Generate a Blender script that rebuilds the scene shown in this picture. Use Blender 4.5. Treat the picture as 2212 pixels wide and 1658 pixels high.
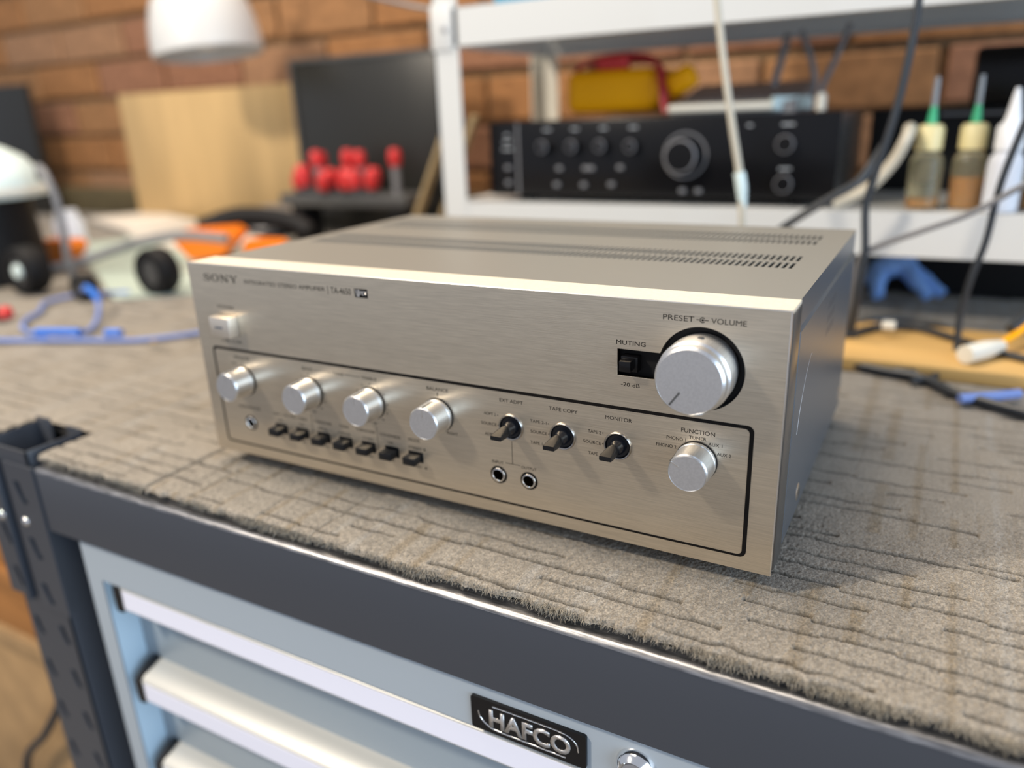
import bpy, bmesh, math, random
import numpy as np
from mathutils import Vector, Matrix, Euler
random.seed(7)
rng = np.random.default_rng(11)
PI = math.pi
S = bpy.context.scene
COL = S.collection
for o in list(bpy.data.objects):
    bpy.data.objects.remove(o)

# ------------------------------------------------------------------ camera, world, lights, exposure
cam_d = bpy.data.cameras.new('camera')
cam = bpy.data.objects.new('camera', cam_d); COL.objects.link(cam)
cam.location = (0.465796, -0.365147, 0.244981)
cam.rotation_euler = (1.233386, 0.036736, 0.500394)
cam_d.sensor_width = 36.0
cam_d.lens = 1668.756 / 2212 * 36
cam_d.clip_start = 0.01
cam_d.dof.use_dof = True
cam_d.dof.focus_distance = 0.412
cam_d.dof.aperture_fstop = 2.9
S.camera = cam

w = bpy.data.worlds.new('world'); S.world = w
w.use_nodes = True
bg = w.node_tree.nodes['Background']
bg.inputs[0].default_value = (0.80, 0.86, 1.0, 1)
bg.inputs[1].default_value = 0.52

def area(name, loc, target, sx, sy, power, color, spread=PI):
    d = bpy.data.lights.new(name, 'AREA'); d.shape = 'RECTANGLE'; d.size = sx; d.size_y = sy
    d.energy = power; d.color = color; d.spread = spread
    o = bpy.data.objects.new(name, d); COL.objects.link(o); o.location = loc
    o.rotation_euler = (Vector(target) - Vector(loc)).to_track_quat('-Z', 'Y').to_euler()
    return o
# open workshop door on the right (daylight), skylight overhead, strip lamp high on the left in front
area('door_daylight', (3.2, -1.0, 0.7), (0, 0.0, 0.0), 3.0, 2.2, 105, (0.62, 0.80, 1.0))
area('skylight', (-0.5, 0.5, 2.5), (-0.2, 0.4, 0.0), 2.2, 1.6, 88, (1.0, 0.86, 0.68))
area('bench_lamp_light', (-0.95, -1.15, 1.55), (0.2, 0, 0.05), 0.20, 0.2, 46, (1.0, 0.88, 0.72))

S.view_settings.view_transform = 'Standard'
S.view_settings.look = 'None'
S.view_settings.exposure = 0.0
S.view_settings.gamma = 1.0
S.view_settings.use_curve_mapping = False

# ------------------------------------------------------------------ materials
def mat(name, col, rough=0.5, metal=0.0, **k):
    m = bpy.data.materials.new(name); m.use_nodes = True
    nt = m.node_tree; b = nt.nodes['Principled BSDF']
    b.inputs['Base Color'].default_value = (*col, 1)
    b.inputs['Roughness'].default_value = rough
    b.inputs['Metallic'].default_value = metal
    if 'trans' in k: b.inputs['Transmission Weight'].default_value = k['trans']
    if 'ior' in k: b.inputs['IOR'].default_value = k['ior']
    if 'coat' in k:
        b.inputs['Coat Weight'].default_value = k['coat']; b.inputs['Coat Roughness'].default_value = 0.1
    if 'sss' in k:
        b.inputs['Subsurface Weight'].default_value = k['sss']; b.inputs['Subsurface Scale'].default_value = 0.01
    if 'emit' in k:
        b.inputs['Emission Color'].default_value = (*k['emit'], 1); b.inputs['Emission Strength'].default_value = k.get('es', 1)
    if 'aniso' in k:
        b.inputs['Anisotropic'].default_value = k['aniso']
        tn = nt.nodes.new('ShaderNodeCombineXYZ')
        for i, v in enumerate(k.get('tan', (1, 0, 0))): tn.inputs[i].default_value = v
        nt.links.new(tn.outputs[0], b.inputs['Tangent'])
    if 'spec' in k: b.inputs['Specular IOR Level'].default_value = k['spec']
    sc = k.get('scale')
    if sc:  # fine noise in object space: colour variation, roughness, bump
        tc = nt.nodes.new('ShaderNodeTexCoord'); mp = nt.nodes.new('ShaderNodeMapping')
        mp.inputs['Scale'].default_value = sc
        n = nt.nodes.new('ShaderNodeTexNoise'); n.inputs['Scale'].default_value = 1; n.inputs['Detail'].default_value = k.get('detail', 3)
        nt.links.new(tc.outputs['Object'], mp.inputs[0]); nt.links.new(mp.outputs[0], n.inputs['Vector'])
        if k.get('var'):
            r = nt.nodes.new('ShaderNodeValToRGB')
            v = k['var']; c2 = k.get('col2', tuple(c * (1 - v) for c in col))
            r.color_ramp.elements[0].position = 0.35; r.color_ramp.elements[1].position = 0.65
            r.color_ramp.elements[0].color = (*c2, 1)
            r.color_ramp.elements[1].color = (*[min(1, c * (1 + v * .5)) for c in col], 1)
            nt.links.new(n.outputs[0], r.inputs[0]); nt.links.new(r.outputs[0], b.inputs['Base Color'])
        if k.get('bump'):
            bp = nt.nodes.new('ShaderNodeBump'); bp.inputs['Strength'].default_value = k['bump']; bp.inputs['Distance'].default_value = k.get('dist', 0.0005)
            nt.links.new(n.outputs[0], bp.inputs['Height']); nt.links.new(bp.outputs[0], b.inputs['Normal'])
        if k.get('rvar'):
            mr = nt.nodes.new('ShaderNodeMapRange')
            mr.inputs['To Min'].default_value = rough - k['rvar']; mr.inputs['To Max'].default_value = rough + k['rvar']
            nt.links.new(n.outputs[0], mr.inputs['Value']); nt.links.new(mr.outputs[0], b.inputs['Roughness'])
    return m

M = {}
M['face'] = mat('brushed_champagne_aluminium', (0.68, 0.590, 0.465), 0.34, 0.86, aniso=0.75, tan=(1, 0, 0), scale=(70, 70, 3200), var=0.11, rvar=0.08, bump=0.14, dist=0.0002)
M['facetop'] = mat('toplit_aluminium_edge', (0.90, 0.84, 0.70), 0.5, 0.6, scale=(500, 300, 300), var=0.05, bump=0.05)  # paler than the faceplate: bright light from above put into the colour
M['bright'] = mat('polished_edge', (0.95, 0.93, 0.9), 0.2, 1.0)
M['knob'] = mat('spun_aluminium', (0.80, 0.81, 0.82), 0.34, 1.0, aniso=0.5, tan=(0, 1, 0), scale=(1800, 60, 1800), var=0.08, bump=0.08, dist=0.0002)
M['knobface'] = mat('turned_aluminium_face', (0.72, 0.72, 0.73), 0.42, 1.0, scale=(900, 900, 900), var=0.06, bump=0.08, dist=0.0002)
M['chrome'] = mat('chrome', (0.85, 0.85, 0.85), 0.12, 1.0)
M['black'] = mat('black_gloss_plastic', (0.005, 0.005, 0.006), 0.25, spec=0.3)
M['blackm'] = mat('black_matte', (0.007, 0.007, 0.008), 0.6, spec=0.25)
M['ink'] = mat('black_ink', (0.005, 0.004, 0.0035), 0.5, spec=0.15)
M['silver_ink'] = mat('silver_lettering', (0.62, 0.6, 0.58), 0.35, 0.8)
M['cover'] = mat('grey_brown_painted_steel', (0.235, 0.228, 0.205), 0.42, 0.2, scale=(900, 900, 900), bump=0.12, dist=0.0002)
M['brown_bulb'] = mat('dark_toggle_bush', (0.006, 0.007, 0.010), 0.2)
M['bracket'] = mat('bronze_grey_bracket', (0.16, 0.15, 0.14), 0.28, 0.7)
M['nickel'] = mat('dark_nickel', (0.42, 0.40, 0.38), 0.25, 1.0)
M['capblack'] = mat('satin_black_cap', (0.007, 0.007, 0.008), 0.36, spec=0.3)
M['goldbore'] = mat('brass_bore', (0.14, 0.11, 0.05), 0.25, 1.0)
M['white_btn'] = mat('button_silver', (0.74, 0.68, 0.60), 0.38, 0.85)
M['slate'] = mat('slate_powder_coat', (0.045, 0.050, 0.062), 0.34, 0.0, scale=(500, 500, 500), bump=0.06, dist=0.0002)
M['lip'] = mat('pale_steel_lip', (0.30, 0.30, 0.31), 0.3, 0.9, scale=(80, 600, 600), var=0.4, bump=0.1)
M['cabinet'] = mat('light_grey_cabinet_paint', (0.38, 0.43, 0.475), 0.45, scale=(500, 500, 500), bump=0.04)
M['drawer'] = mat('blue_grey_drawer_paint', (0.31, 0.37, 0.42), 0.4)
M['alu'] = mat('satin_handle_aluminium', (0.50, 0.495, 0.465), 0.4, 0.25)
M['labelstrip'] = mat('clear_label_strip', (0.86, 0.86, 0.97), 0.3)
M['white'] = mat('white_painted_steel', (0.63, 0.635, 0.62), 0.5)
M['offwhite'] = mat('offwhite_plastic', (0.74, 0.71, 0.62), 0.45)
M['shade'] = mat('white_enamel_shade', (0.66, 0.66, 0.65), 0.3, coat=0.4)
M['mint'] = mat('mint_white_plastic', (0.70, 0.82, 0.80), 0.4)
M['pine'] = mat('pine_board', (0.62, 0.42, 0.19), 0.55, scale=(16, 16, 1.6), var=0.16, detail=4)
M['oak'] = mat('honey_plywood', (0.62, 0.38, 0.13), 0.5, scale=(3, 30, 30), var=0.15)
M['blkpaint'] = mat('black_satin_board', (0.020, 0.020, 0.018), 0.35, scale=(10, 10, 2), rvar=0.08)
M['mortar'] = mat('mortar', (0.26, 0.165, 0.085), 0.9, scale=(60, 60, 60), var=0.3, bump=0.4, dist=0.003)
M['bricks'] = [mat('brick_clay_%s' % n, c, 0.85, scale=(45, 45, 45), var=0.22, bump=0.5, dist=0.003) for n, c in
               (('tan', (0.36, 0.18, 0.075)), ('orange', (0.36, 0.165, 0.060)), ('rose', (0.33, 0.155, 0.085)), ('dusty', (0.37, 0.20, 0.105)))]
M['red'] = mat('red_plastic', (0.62, 0.03, 0.03), 0.35)
M['darkred'] = mat('red_lead', (0.42, 0.02, 0.03), 0.4)
M['yellow'] = mat('yellow_holster', (1.0, 0.43, 0.002), 0.5, spec=0.2)
M['orange'] = mat('orange_plastic', (0.90, 0.22, 0.008), 0.4)
M['blue'] = mat('blue_sleeve', (0.03, 0.16, 0.62), 0.4)
M['bluepale'] = mat('blue_wire', (0.16, 0.24, 0.55), 0.45)
M['cloth'] = mat('blue_nitrile', (0.24, 0.46, 0.95), 0.5, scale=(60, 60, 60), bump=0.4, dist=0.002)
M['bluebox'] = mat('teal_blue_plastic', (0.05, 0.28, 0.45), 0.4)
M['cable'] = mat('black_cable', (0.022, 0.026, 0.032), 0.4)
M['cableg'] = mat('grey_cable', (0.16, 0.16, 0.17), 0.4)
M['cream'] = mat('cream_lead', (0.55, 0.50, 0.40), 0.45)
M['grey'] = mat('mid_grey_plastic', (0.20, 0.20, 0.21), 0.4)
M['darkgrey'] = mat('dark_grey_metal', (0.07, 0.07, 0.07), 0.35)
M['greymetal'] = mat('grey_steel', (0.32, 0.32, 0.34), 0.4, 0.4)
M['card'] = mat('brown_cardboard', (0.42, 0.26, 0.12), 0.75, scale=(20, 20, 20), var=0.15)
M['barrel'] = mat('orange_brown_wood', (0.40, 0.17, 0.045), 0.6, scale=(6, 6, 30), var=0.2)
M['needle'] = mat('clear_needle', (0.45, 0.5, 0.55), 0.25, trans=0.5)
M['green'] = mat('green_needle_hub', (0.05, 0.45, 0.22), 0.35)
M['bottle'] = mat('translucent_bottle', (0.92, 0.86, 0.60), 0.18, trans=0.88, ior=1.3)
M['bottlew'] = mat('white_bottle', (0.80, 0.83, 0.90), 0.4, trans=0.2, ior=1.2)
M['bcap'] = mat('yellowed_cap', (0.78, 0.68, 0.36), 0.4)
M['whitecap'] = mat('white_cap', (0.82, 0.84, 0.88), 0.4)
M['flux'] = mat('amber_flux', (0.50, 0.19, 0.012), 0.2)
M['paper'] = mat('paper', (0.74, 0.68, 0.60), 0.8)
M['greenmat'] = mat('pale_green_mat', (0.42, 0.50, 0.44), 0.6)
M['floor'] = mat('concrete', (0.22, 0.20, 0.18), 0.8, scale=(8, 8, 8), var=0.2)
M['greyishwood'] = mat('weathered_stick', (0.34, 0.25, 0.13), 0.7, scale=(30, 30, 4), var=0.2)
M['dot'] = mat('pale_print', (0.36, 0.38, 0.40), 0.5)
M['ledge'] = mat('olive_render', (0.11, 0.085, 0.04), 0.9, scale=(20, 20, 20), var=0.2)

# ------------------------------------------------------------------ helpers
WL = {}
def tag(o, label=None, cat=None, group=None, kind=None):
    if label: o['label'] = label
    if cat: o['category'] = cat
    if group: o['group'] = group
    if kind: o['kind'] = kind
    return o
def thing(name, label, cat, loc, group=None):
    o = bpy.data.objects.new(name, None); COL.objects.link(o); o.location = loc
    o.empty_display_size = 0.01
    WL[o] = Vector(loc)
    return tag(o, label, cat, group)
def smooth(me, ang=0.6):
    for p in me.polygons: p.use_smooth = True
    try: me.set_sharp_from_angle(angle=ang)
    except Exception: pass
def obj(name, bm, m, parent=None, loc=None, sm=True, ang=0.6):
    """bm in world coordinates; becomes a mesh relative to its parent (or to loc)."""
    org = WL[parent] if parent is not None else Vector(loc or (0, 0, 0))
    if isinstance(bm, bmesh.types.BMesh):
        bmesh.ops.recalc_face_normals(bm, faces=bm.faces)
        me = bpy.data.meshes.new(name); bm.to_mesh(me); bm.free()
    else:
        me = bm
    me.transform(Matrix.Translation(-org))
    o = bpy.data.objects.new(name, me); COL.objects.link(o)
    if sm: smooth(me, ang)
    if m is not None:
        me.materials.clear(); me.materials.append(m)
    if parent is not None: o.parent = parent
    else: o.location = org
    WL[o] = org
    return o
def join(a, b):
    me = bpy.data.meshes.new('tmp'); b.to_mesh(me); b.free(); a.from_mesh(me); bpy.data.meshes.remove(me); return a
def box(x0, x1, y0, y1, z0, z1, bev=0, seg=2, M4=None):
    bm = bmesh.new()
    bmesh.ops.create_cube(bm, size=1)
    for v in bm.verts:
        v.co = Vector((x0 + (v.co.x + .5) * (x1 - x0), y0 + (v.co.y + .5) * (y1 - y0), z0 + (v.co.z + .5) * (z1 - z0)))
    if bev > 0:
        bmesh.ops.bevel(bm, geom=list(bm.edges), offset=bev, segments=seg, affect='EDGES', profile=0.5)
    if M4 is not None: bm.transform(M4)
    return bm
def lathe(prof, seg=40, origin=(0, 0, 0), axis='z', close=True):
    """prof: list of (r,h)."""
    bm = bmesh.new(); rings = []
    for r, h in prof:
        if r < 1e-7: rings.append([bm.verts.new((0, 0, h))])
        else: rings.append([bm.verts.new((r * math.cos(2 * PI * i / seg), r * math.sin(2 * PI * i / seg), h)) for i in range(seg)])
    for a, b in zip(rings, rings[1:]):
        for i in range(seg):
            j = (i + 1) % seg
            if len(a) == 1 and len(b) == 1: continue
            if len(a) == 1: bm.faces.new((a[0], b[i], b[j]))
            elif len(b) == 1: bm.faces.new((a[i], a[j], b[0]))
            else: bm.faces.new((a[i], a[j], b[j], b[i]))
    if axis == 'y': bm.transform(Matrix.Rotation(PI / 2, 4, 'X'))      # +h -> -y
    if axis == 'x': bm.transform(Matrix.Rotation(PI / 2, 4, 'Y'))
    bm.transform(Matrix.Translation(origin))
    return bm
def spline(pts, n=8):
    P = [Vector(p) for p in pts]
    if len(P) < 3: return P
    out = []
    Q = [2 * P[0] - P[1]] + P + [2 * P[-1] - P[-2]]
    for i in range(1, len(Q) - 2):
        for k in range(n):
            t = k / n; a, b, c, d = Q[i - 1], Q[i], Q[i + 1], Q[i + 2]
            out.append(.5 * ((2 * b) + (c - a) * t + (2 * a - 5 * b + 4 * c - d) * t * t + (3 * b - a - 3 * c + d) * t ** 3))
    out.append(P[-1]); return out
def tube(pts, r, seg=10, n=8, flat=1.0):
    P = spline(pts, n); bm = bmesh.new(); rings = []
    up = Vector((0, 0, 1)); prev = None
    for i, p in enumerate(P):
        t = (P[min(i + 1, len(P) - 1)] - P[max(i - 1, 0)]).normalized()
        if prev is None:
            u = t.cross(up)
            if u.length < 1e-3: u = t.cross(Vector((1, 0, 0)))
            u.normalize()
        else:
            u = (prev - t * prev.dot(t)).normalized()
        prev = u; v = t.cross(u)
        rr = r(i / (len(P) - 1)) if callable(r) else r
        rings.append([bm.verts.new(p + (u * math.cos(2 * PI * k / seg) + v * math.sin(2 * PI * k / seg) * flat) * rr) for k in range(seg)])
    for a, b in zip(rings, rings[1:]):
        for k in range(seg): bm.faces.new((a[k], a[(k + 1) % seg], b[(k + 1) % seg], b[k]))
    bm.faces.new(rings[0]); bm.faces.new(rings[-1]); return bm
def prism(poly, axis, a, b, bev=0):
    """poly of 2-D points extruded along axis from a to b. axis 'x': (y,z); 'y': (x,z); 'z': (x,y)."""
    f = {'x': lambda p, t: (t, p[0], p[1]), 'y': lambda p, t: (p[0], t, p[1]), 'z': lambda p, t: (p[0], p[1], t)}[axis]
    bm = bmesh.new(); A = [bm.verts.new(f(p, a)) for p in poly]; B = [bm.verts.new(f(p, b)) for p in poly]
    bm.faces.new(A); bm.faces.new(B)
    for i in range(len(poly)):
        j = (i + 1) % len(poly); bm.faces.new((A[i], A[j], B[j], B[i]))
    if bev: bmesh.ops.bevel(bm, geom=list(bm.edges), offset=bev, segments=2, affect='EDGES')
    return bm
def circ(cx, cy, r, n=40): return [(cx + r * math.cos(2 * PI * i / n), cy + r * math.sin(2 * PI * i / n)) for i in range(n)]
def rrect(x0, x1, y0, y1, r, n=6):
    out = []
    for cx, cy, a0 in ((x1 - r, y1 - r, 0), (x0 + r, y1 - r, PI / 2), (x0 + r, y0 + r, PI), (x1 - r, y0 + r, 1.5 * PI)):
        out += [(cx + r * math.cos(a0 + PI / 2 * k / n), cy + r * math.sin(a0 + PI / 2 * k / n)) for k in range(n + 1)]
    return out
def plate(loops, y0, y1):
    """flat shape with holes in the x-z plane, from y0 (front) to y1 (back)."""
    c = bpy.data.curves.new('tmp', 'CURVE'); c.dimensions = '2D'; c.fill_mode = 'BOTH'; c.extrude = (y1 - y0) / 2
    for l in loops:
        s = c.splines.new('POLY'); s.points.add(len(l) - 1); s.use_cyclic_u = True
        for i, p in enumerate(l): s.points[i].co = (p[0], p[1], 0, 1)
    o = bpy.data.objects.new('tmp', c)
    me = bpy.data.meshes.new_from_object(o); bpy.data.objects.remove(o); bpy.data.curves.remove(c)
    me.transform(Matrix.Translation((0, (y0 + y1) / 2, 0)) @ Matrix.Rotation(PI / 2, 4, 'X'))
    bm = bmesh.new(); bm.from_mesh(me); bpy.data.meshes.remove(me)
    bmesh.ops.remove_doubles(bm, verts=bm.verts, dist=1e-6)
    return bm
def text_mesh(s, off=0.0, ext=0.0):
    c = bpy.data.curves.new('tmp', 'FONT'); c.body = s; c.size = 1; c.extrude = ext; c.offset = off; c.resolution_u = 3
    o = bpy.data.objects.new('tmp', c); me = bpy.data.meshes.new_from_object(o)
    bpy.data.objects.remove(o); bpy.data.curves.remove(c)
    v = np.empty(len(me.vertices) * 3, 'f'); me.vertices.foreach_get('co', v); v = v.reshape(-1, 3)
    return me, v
_, _v = text_mesh('H'); CAP = float(_v[:, 1].max())
def text(s, x0, x1, z, h, parent, m, y=-0.00006, off=0.0, ext=0.0, name='lettering'):
    """printed words on a plane facing -y: spans x0..x1, baseline z, cap height h (world coordinates, metres)."""
    me, v = text_mesh(s, off / max(h, 1e-6) * CAP, 0)
    if len(v) == 0: return
    sx = (x1 - x0) / max(v[:, 0].max() - v[:, 0].min(), 1e-6) if x1 is not None else h / CAP
    mn = v[:, 0].min(); sz = h / CAP
    out = np.stack([x0 + (v[:, 0] - mn) * sx, np.full(len(v), y), z + v[:, 1] * sz], 1)
    me.vertices.foreach_set('co', out.astype('f').ravel()); me.update()
    bm = bmesh.new(); bm.from_mesh(me); bpy.data.meshes.remove(me)
    if ext:
        r = bmesh.ops.extrude_face_region(bm, geom=list(bm.faces))
        for e in r['geom']:
            if isinstance(e, bmesh.types.BMVert): e.co.y -= ext
    else:
        for f in bm.faces:
            f.normal_update()
            if f.normal.y > 0: f.normal_flip()
        me = bpy.data.meshes.new(name); bm.to_mesh(me); bm.free()
        return obj(name, me, m, parent, sm=False)
    return obj(name, bm, m, parent, sm=False)
def line(pts, wd, parent, m, y=-0.00008, name='printed_line'):
    """thin printed line on a panel facing -y."""
    bm = bmesh.new()
    for (a, b) in zip(pts, pts[1:]):
        d = Vector((b[0] - a[0], b[1] - a[1])); n = Vector((-d.y, d.x)).normalized() * wd / 2
        q = [(a[0] + n.x, a[1] + n.y), (b[0] + n.x, b[1] + n.y), (b[0] - n.x, b[1] - n.y), (a[0] - n.x, a[1] - n.y)]
        join(bm, prism(q, 'y', y, 0.0001))
    return obj(name, bm, m, parent, sm=False)

# ------------------------------------------------------------------ setting: floor and brick wall
fl = obj('floor', box(-4, 4, -3, 2.2, -0.95, -0.90), M['floor'], sm=False); tag(fl, kind='structure')
wall = obj('wall_back', box(-4.0, 3.0, 1.212, 1.40, -0.90, 2.6), M['mortar'], sm=False); tag(wall, kind='structure')
tag(wall, 'reddish brown brick wall behind the workbench')
# bricks: courses 0.1035 high, each brick its own child
bmesh_cache = []
for k in range(6):
    bm = box(-0.1405, 0.1405, -0.016, 0.02, -0.0450, 0.0450, 0.004, 1)
    for v in bm.verts: v.co += Vector([random.uniform(-.0015, .0015) for _ in range(3)])
    bmesh.ops.recalc_face_normals(bm, faces=bm.faces)
    me = bpy.data.meshes.new('brick'); bm.to_mesh(me); bm.free()
    bmesh_cache.append(me)
meshes = []
for m_ in M['bricks']:
    for me in bmesh_cache[:3]:
        c = me.copy(); c.materials.append(m_); meshes.append(c)
for r in range(-1, 8):
    z = 0.070 + r * 0.1035
    x = -2.95 + (0.147 if r % 2 else 0) 
    while x < 1.35:
        b = bpy.data.objects.new('brick', random.choice(meshes)); COL.objects.link(b)
        b.location = (x, 1.212, z + random.uniform(-.002, .002)); b.parent = wall
        b.rotation_euler = (0, random.uniform(-.006, .006), random.uniform(-.01, .01))
        x += 0.294
ld = obj('trim_1', box(-3.0, -0.3, 1.15, 1.18, -0.009, 0.075, 0.006), M['ledge']); tag(ld, 'dark olive skirting strip where wall meets bench', kind='structure')

# ------------------------------------------------------------------ work bench
bench = thing('workbench', 'long workbench with slate grey steel front rail under the carpet', 'workbench', (0.3, 0.5, -0.90))
def fascia():
    # pressed steel front rail: top lip and vertical face
    poly = [(-0.062, -0.0645), (-0.062, -0.0115), (-0.0612, -0.0098), (-0.0595, -0.0090), (0.02, -0.0090), (0.02, -0.0105), (-0.058, -0.0105), (-0.0602, -0.013), (-0.0602, -0.0630), (-0.045, -0.0630), (-0.045, -0.0645)]
    return prism(poly, 'x', -0.146, 1.25)
obj('front_rail', fascia(), M['slate'], bench, ang=0.9)
obj('rail_lip', prism([(-0.0622, -0.0118), (-0.0613, -0.00965), (-0.0592, -0.00885), (-0.0535, -0.0088), (-0.0535, -0.0091), (-0.059, -0.0092), (-0.0608, -0.0100), (-0.0618, -0.0118)], 'x', -0.146, 1.25), M['lip'], bench, ang=0.9)  # paler metallic strip along the rail's top edge
obj('bench_top', box(-2.9, 1.25, 0.02, 1.15, -0.032, -0.009), M['blackm'], bench, sm=False)
obj('bench_top', box(-2.9, -0.225, -0.05, 0.02, -0.032, -0.009), M['blackm'], bench, sm=False)
# corner post with keyhole slots
post = obj('corner_post', bmesh.new(), M['slate'], bench)
def post_mesh():
    # C-shaped open tube seen from its top, with punched slots in the front face
    x0, x1, y0, y1 = -0.222, -0.158, -0.060, -0.010
    loops = [[(x0, -0.90), (x1, -0.90), (x1, 0.002), (x0, 0.002)]]
    for k in range(15):
        for cx, dz in ((-0.172, 0), (-0.210, 0.000)):
            zc = -0.035 - 0.0475 * k + (0 if cx > -0.2 else -0.001)
            if zc < -0.88: continue
            loops.append([(cx - 0.006, zc + 0.009), (cx + 0.001, zc + 0.009), (cx + 0.004, zc - 0.002), (cx + 0.008, zc - 0.009), (cx + 0.001, zc - 0.010), (cx - 0.003, zc - 0.003)])
    bm = plate(loops, y0, y0 + 0.002)
    join(bm, box(x0, x0 + 0.002, y0, y1, -0.90, 0.002, 0.0004))
    join(bm, box(x1 - 0.002, x1, y0, y1, -0.90, 0.002, 0.0004))
    join(bm, box(x0, x0 + 0.02, y1 - 0.002, y1, -0.90, 0.006, 0.0004))
    join(bm, box(x1 - 0.02, x1, y1 - 0.002, y1, -0.90, 0.004, 0.0004))
    return bm
bpy.data.objects.remove(post)
post = obj('corner_post', post_mesh(), M['slate'], bench, ang=0.5)
obj('post_lining', box(-0.218, -0.162, -0.056, -0.016, -0.899, -0.03), M['blackm'], post, sm=False)
def splice():
    loops = [[(-0.190, -0.150), (-0.148, -0.150), (-0.148, -0.0095), (-0.190, -0.0095)]]
    for zc in (-0.035, -0.088, -0.133):
        loops.append([(-0.180, zc + 0.010), (-0.172, zc + 0.010), (-0.169, zc - 0.003), (-0.164, zc - 0.009), (-0.172, zc - 0.011), (-0.176, zc - 0.003)])
    bm = plate(loops, -0.0635, -0.0605)
    loops = [[(-0.232, -0.145), (-0.200, -0.145), (-0.200, -0.010), (-0.232, -0.010)]]
    for zc in (-0.035, -0.083, -0.126):
        loops.append([(-0.219, zc + 0.010), (-0.212, zc + 0.010), (-0.209, zc - 0.003), (-0.204, zc - 0.009), (-0.211, zc - 0.011), (-0.215, zc - 0.003)])
    join(bm, plate(loops, -0.0635, -0.0605))
    join(bm, box(-0.201, -0.1985, -0.067, -0.0605, -0.145, -0.010, 0.0003))
    return bm
obj('splice_bracket', splice(), M['slate'], post, ang=0.5)
for bx, bz in ((-0.213, -0.065), (-0.177, -0.063)):
    obj('bolt', lathe([(0, 0.0025), (0.0022, 0.0022), (0.0040, 0.0008), (0.0044, 0)], 20, (bx, -0.0635, bz), 'y'), M['chrome'], post)
obj('rear_support', box(1.16, 1.22, 0.9, 0.96, -0.90, -0.032), M['slate'], bench, sm=False)
obj('rear_support', box(-2.8, -2.74, 0.9, 0.96, -0.90, -0.032), M['slate'], bench, sm=False)

# ------------------------------------------------------------------ drawer cabinet under the bench
cab = thing('drawer_cabinet', 'light grey drawer cabinet with aluminium handles under the bench', 'cabinet', (0.35, 0.1, -0.90))
XL, XR = -0.0966, 0.62
obj('cabinet_frame', plate([[(-0.115, -0.86), (0.66, -0.86), (0.66, -0.066), (-0.115, -0.066)], [(XL, -0.84), (XR, -0.84), (XR, -0.1005), (XL, -0.1005)]], -0.058, -0.0565), M['cabinet'], cab, sm=False)
bm = box(-0.115, -0.1135, -0.0565, 0.42, -0.86, -0.066); join(bm, box(0.6585, 0.66, -0.0565, 0.42, -0.86, -0.066)); join(bm, box(-0.115, 0.66, 0.418, 0.42, -0.86, -0.066)); join(bm, box(-0.115, 0.66, -0.0565, 0.42, -0.0675, -0.066))
obj('cabinet_shell', bm, M['cabinet'], cab, sm=False)
bm = box(XL - 0.003, XL, -0.0565, -0.020, -0.84, -0.1005); join(bm, box(XR, XR + 0.003, -0.0565, -0.020, -0.84, -0.1005)); join(bm, box(XL, XR, -0.0565, -0.02, -0.1005, -0.098))
obj('cabinet_reveal', bm, mat('daylit_blue_reveal', (0.50, 0.64, 0.74), 0.5), cab, sm=False)  # cool daylight on the reveal is put into its blue colour
obj('cabinet_base', box(-0.10, 0.64, -0.03, 0.40, -0.90, -0.86), M['slate'], cab, sm=False)
for k in range(8):
    zt = -0.1015 - 0.0912 * k
    dr = obj('drawer', box(XL + 0.0008, XR - 0.0008, -0.035, -0.030, zt - 0.0895, zt, 0.0006), M['drawer'], cab)
    prof = [(-0.035, zt + 0.0060), (-0.040, zt + 0.0045), (-0.0525, zt - 0.0005 + (0.001)), (-0.0560, zt - 0.0030), (-0.0560, zt - 0.0225), (-0.0545, zt - 0.0245), (-0.0475, zt - 0.0245), (-0.0475, zt - 0.0225), (-0.0535, zt - 0.0215), (-0.0535, zt - 0.0045), (-0.035, zt + 0.0040)]
    if k == 0: prof = [(y, min(z, zt - 0.0002)) for y, z in prof]; prof[0] = (-0.035, zt - 0.0002); prof[1] = (-0.04, zt - 0.0004); prof[10] = (-0.035, zt - 0.002)
    h = obj('handle', prism(prof, 'x', -0.0785, 0.612), M['alu'], dr, ang=0.5)
    obj('label_strip', box(-0.0760, 0.608, -0.0564, -0.0560, zt - 0.0215, zt - 0.0042), M['labelstrip'], dr, sm=False)
    for ex in (-0.0855, 0.612):
        cp = [(-0.0348, zt + (0.0085 if k else -0.0002)), (-0.0450, zt + (0.0055 if k else -0.0002)), (-0.0540, zt - 0.0005), (-0.0575, zt - 0.0030), (-0.0575, zt - 0.0250), (-0.0480, zt - 0.0255), (-0.0480, zt - 0.0060), (-0.0348, zt - 0.0030)]
        obj('handle_end_cap', prism(cp, 'x', ex, ex + 0.0072), M['black'], dr, ang=0.4)
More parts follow.
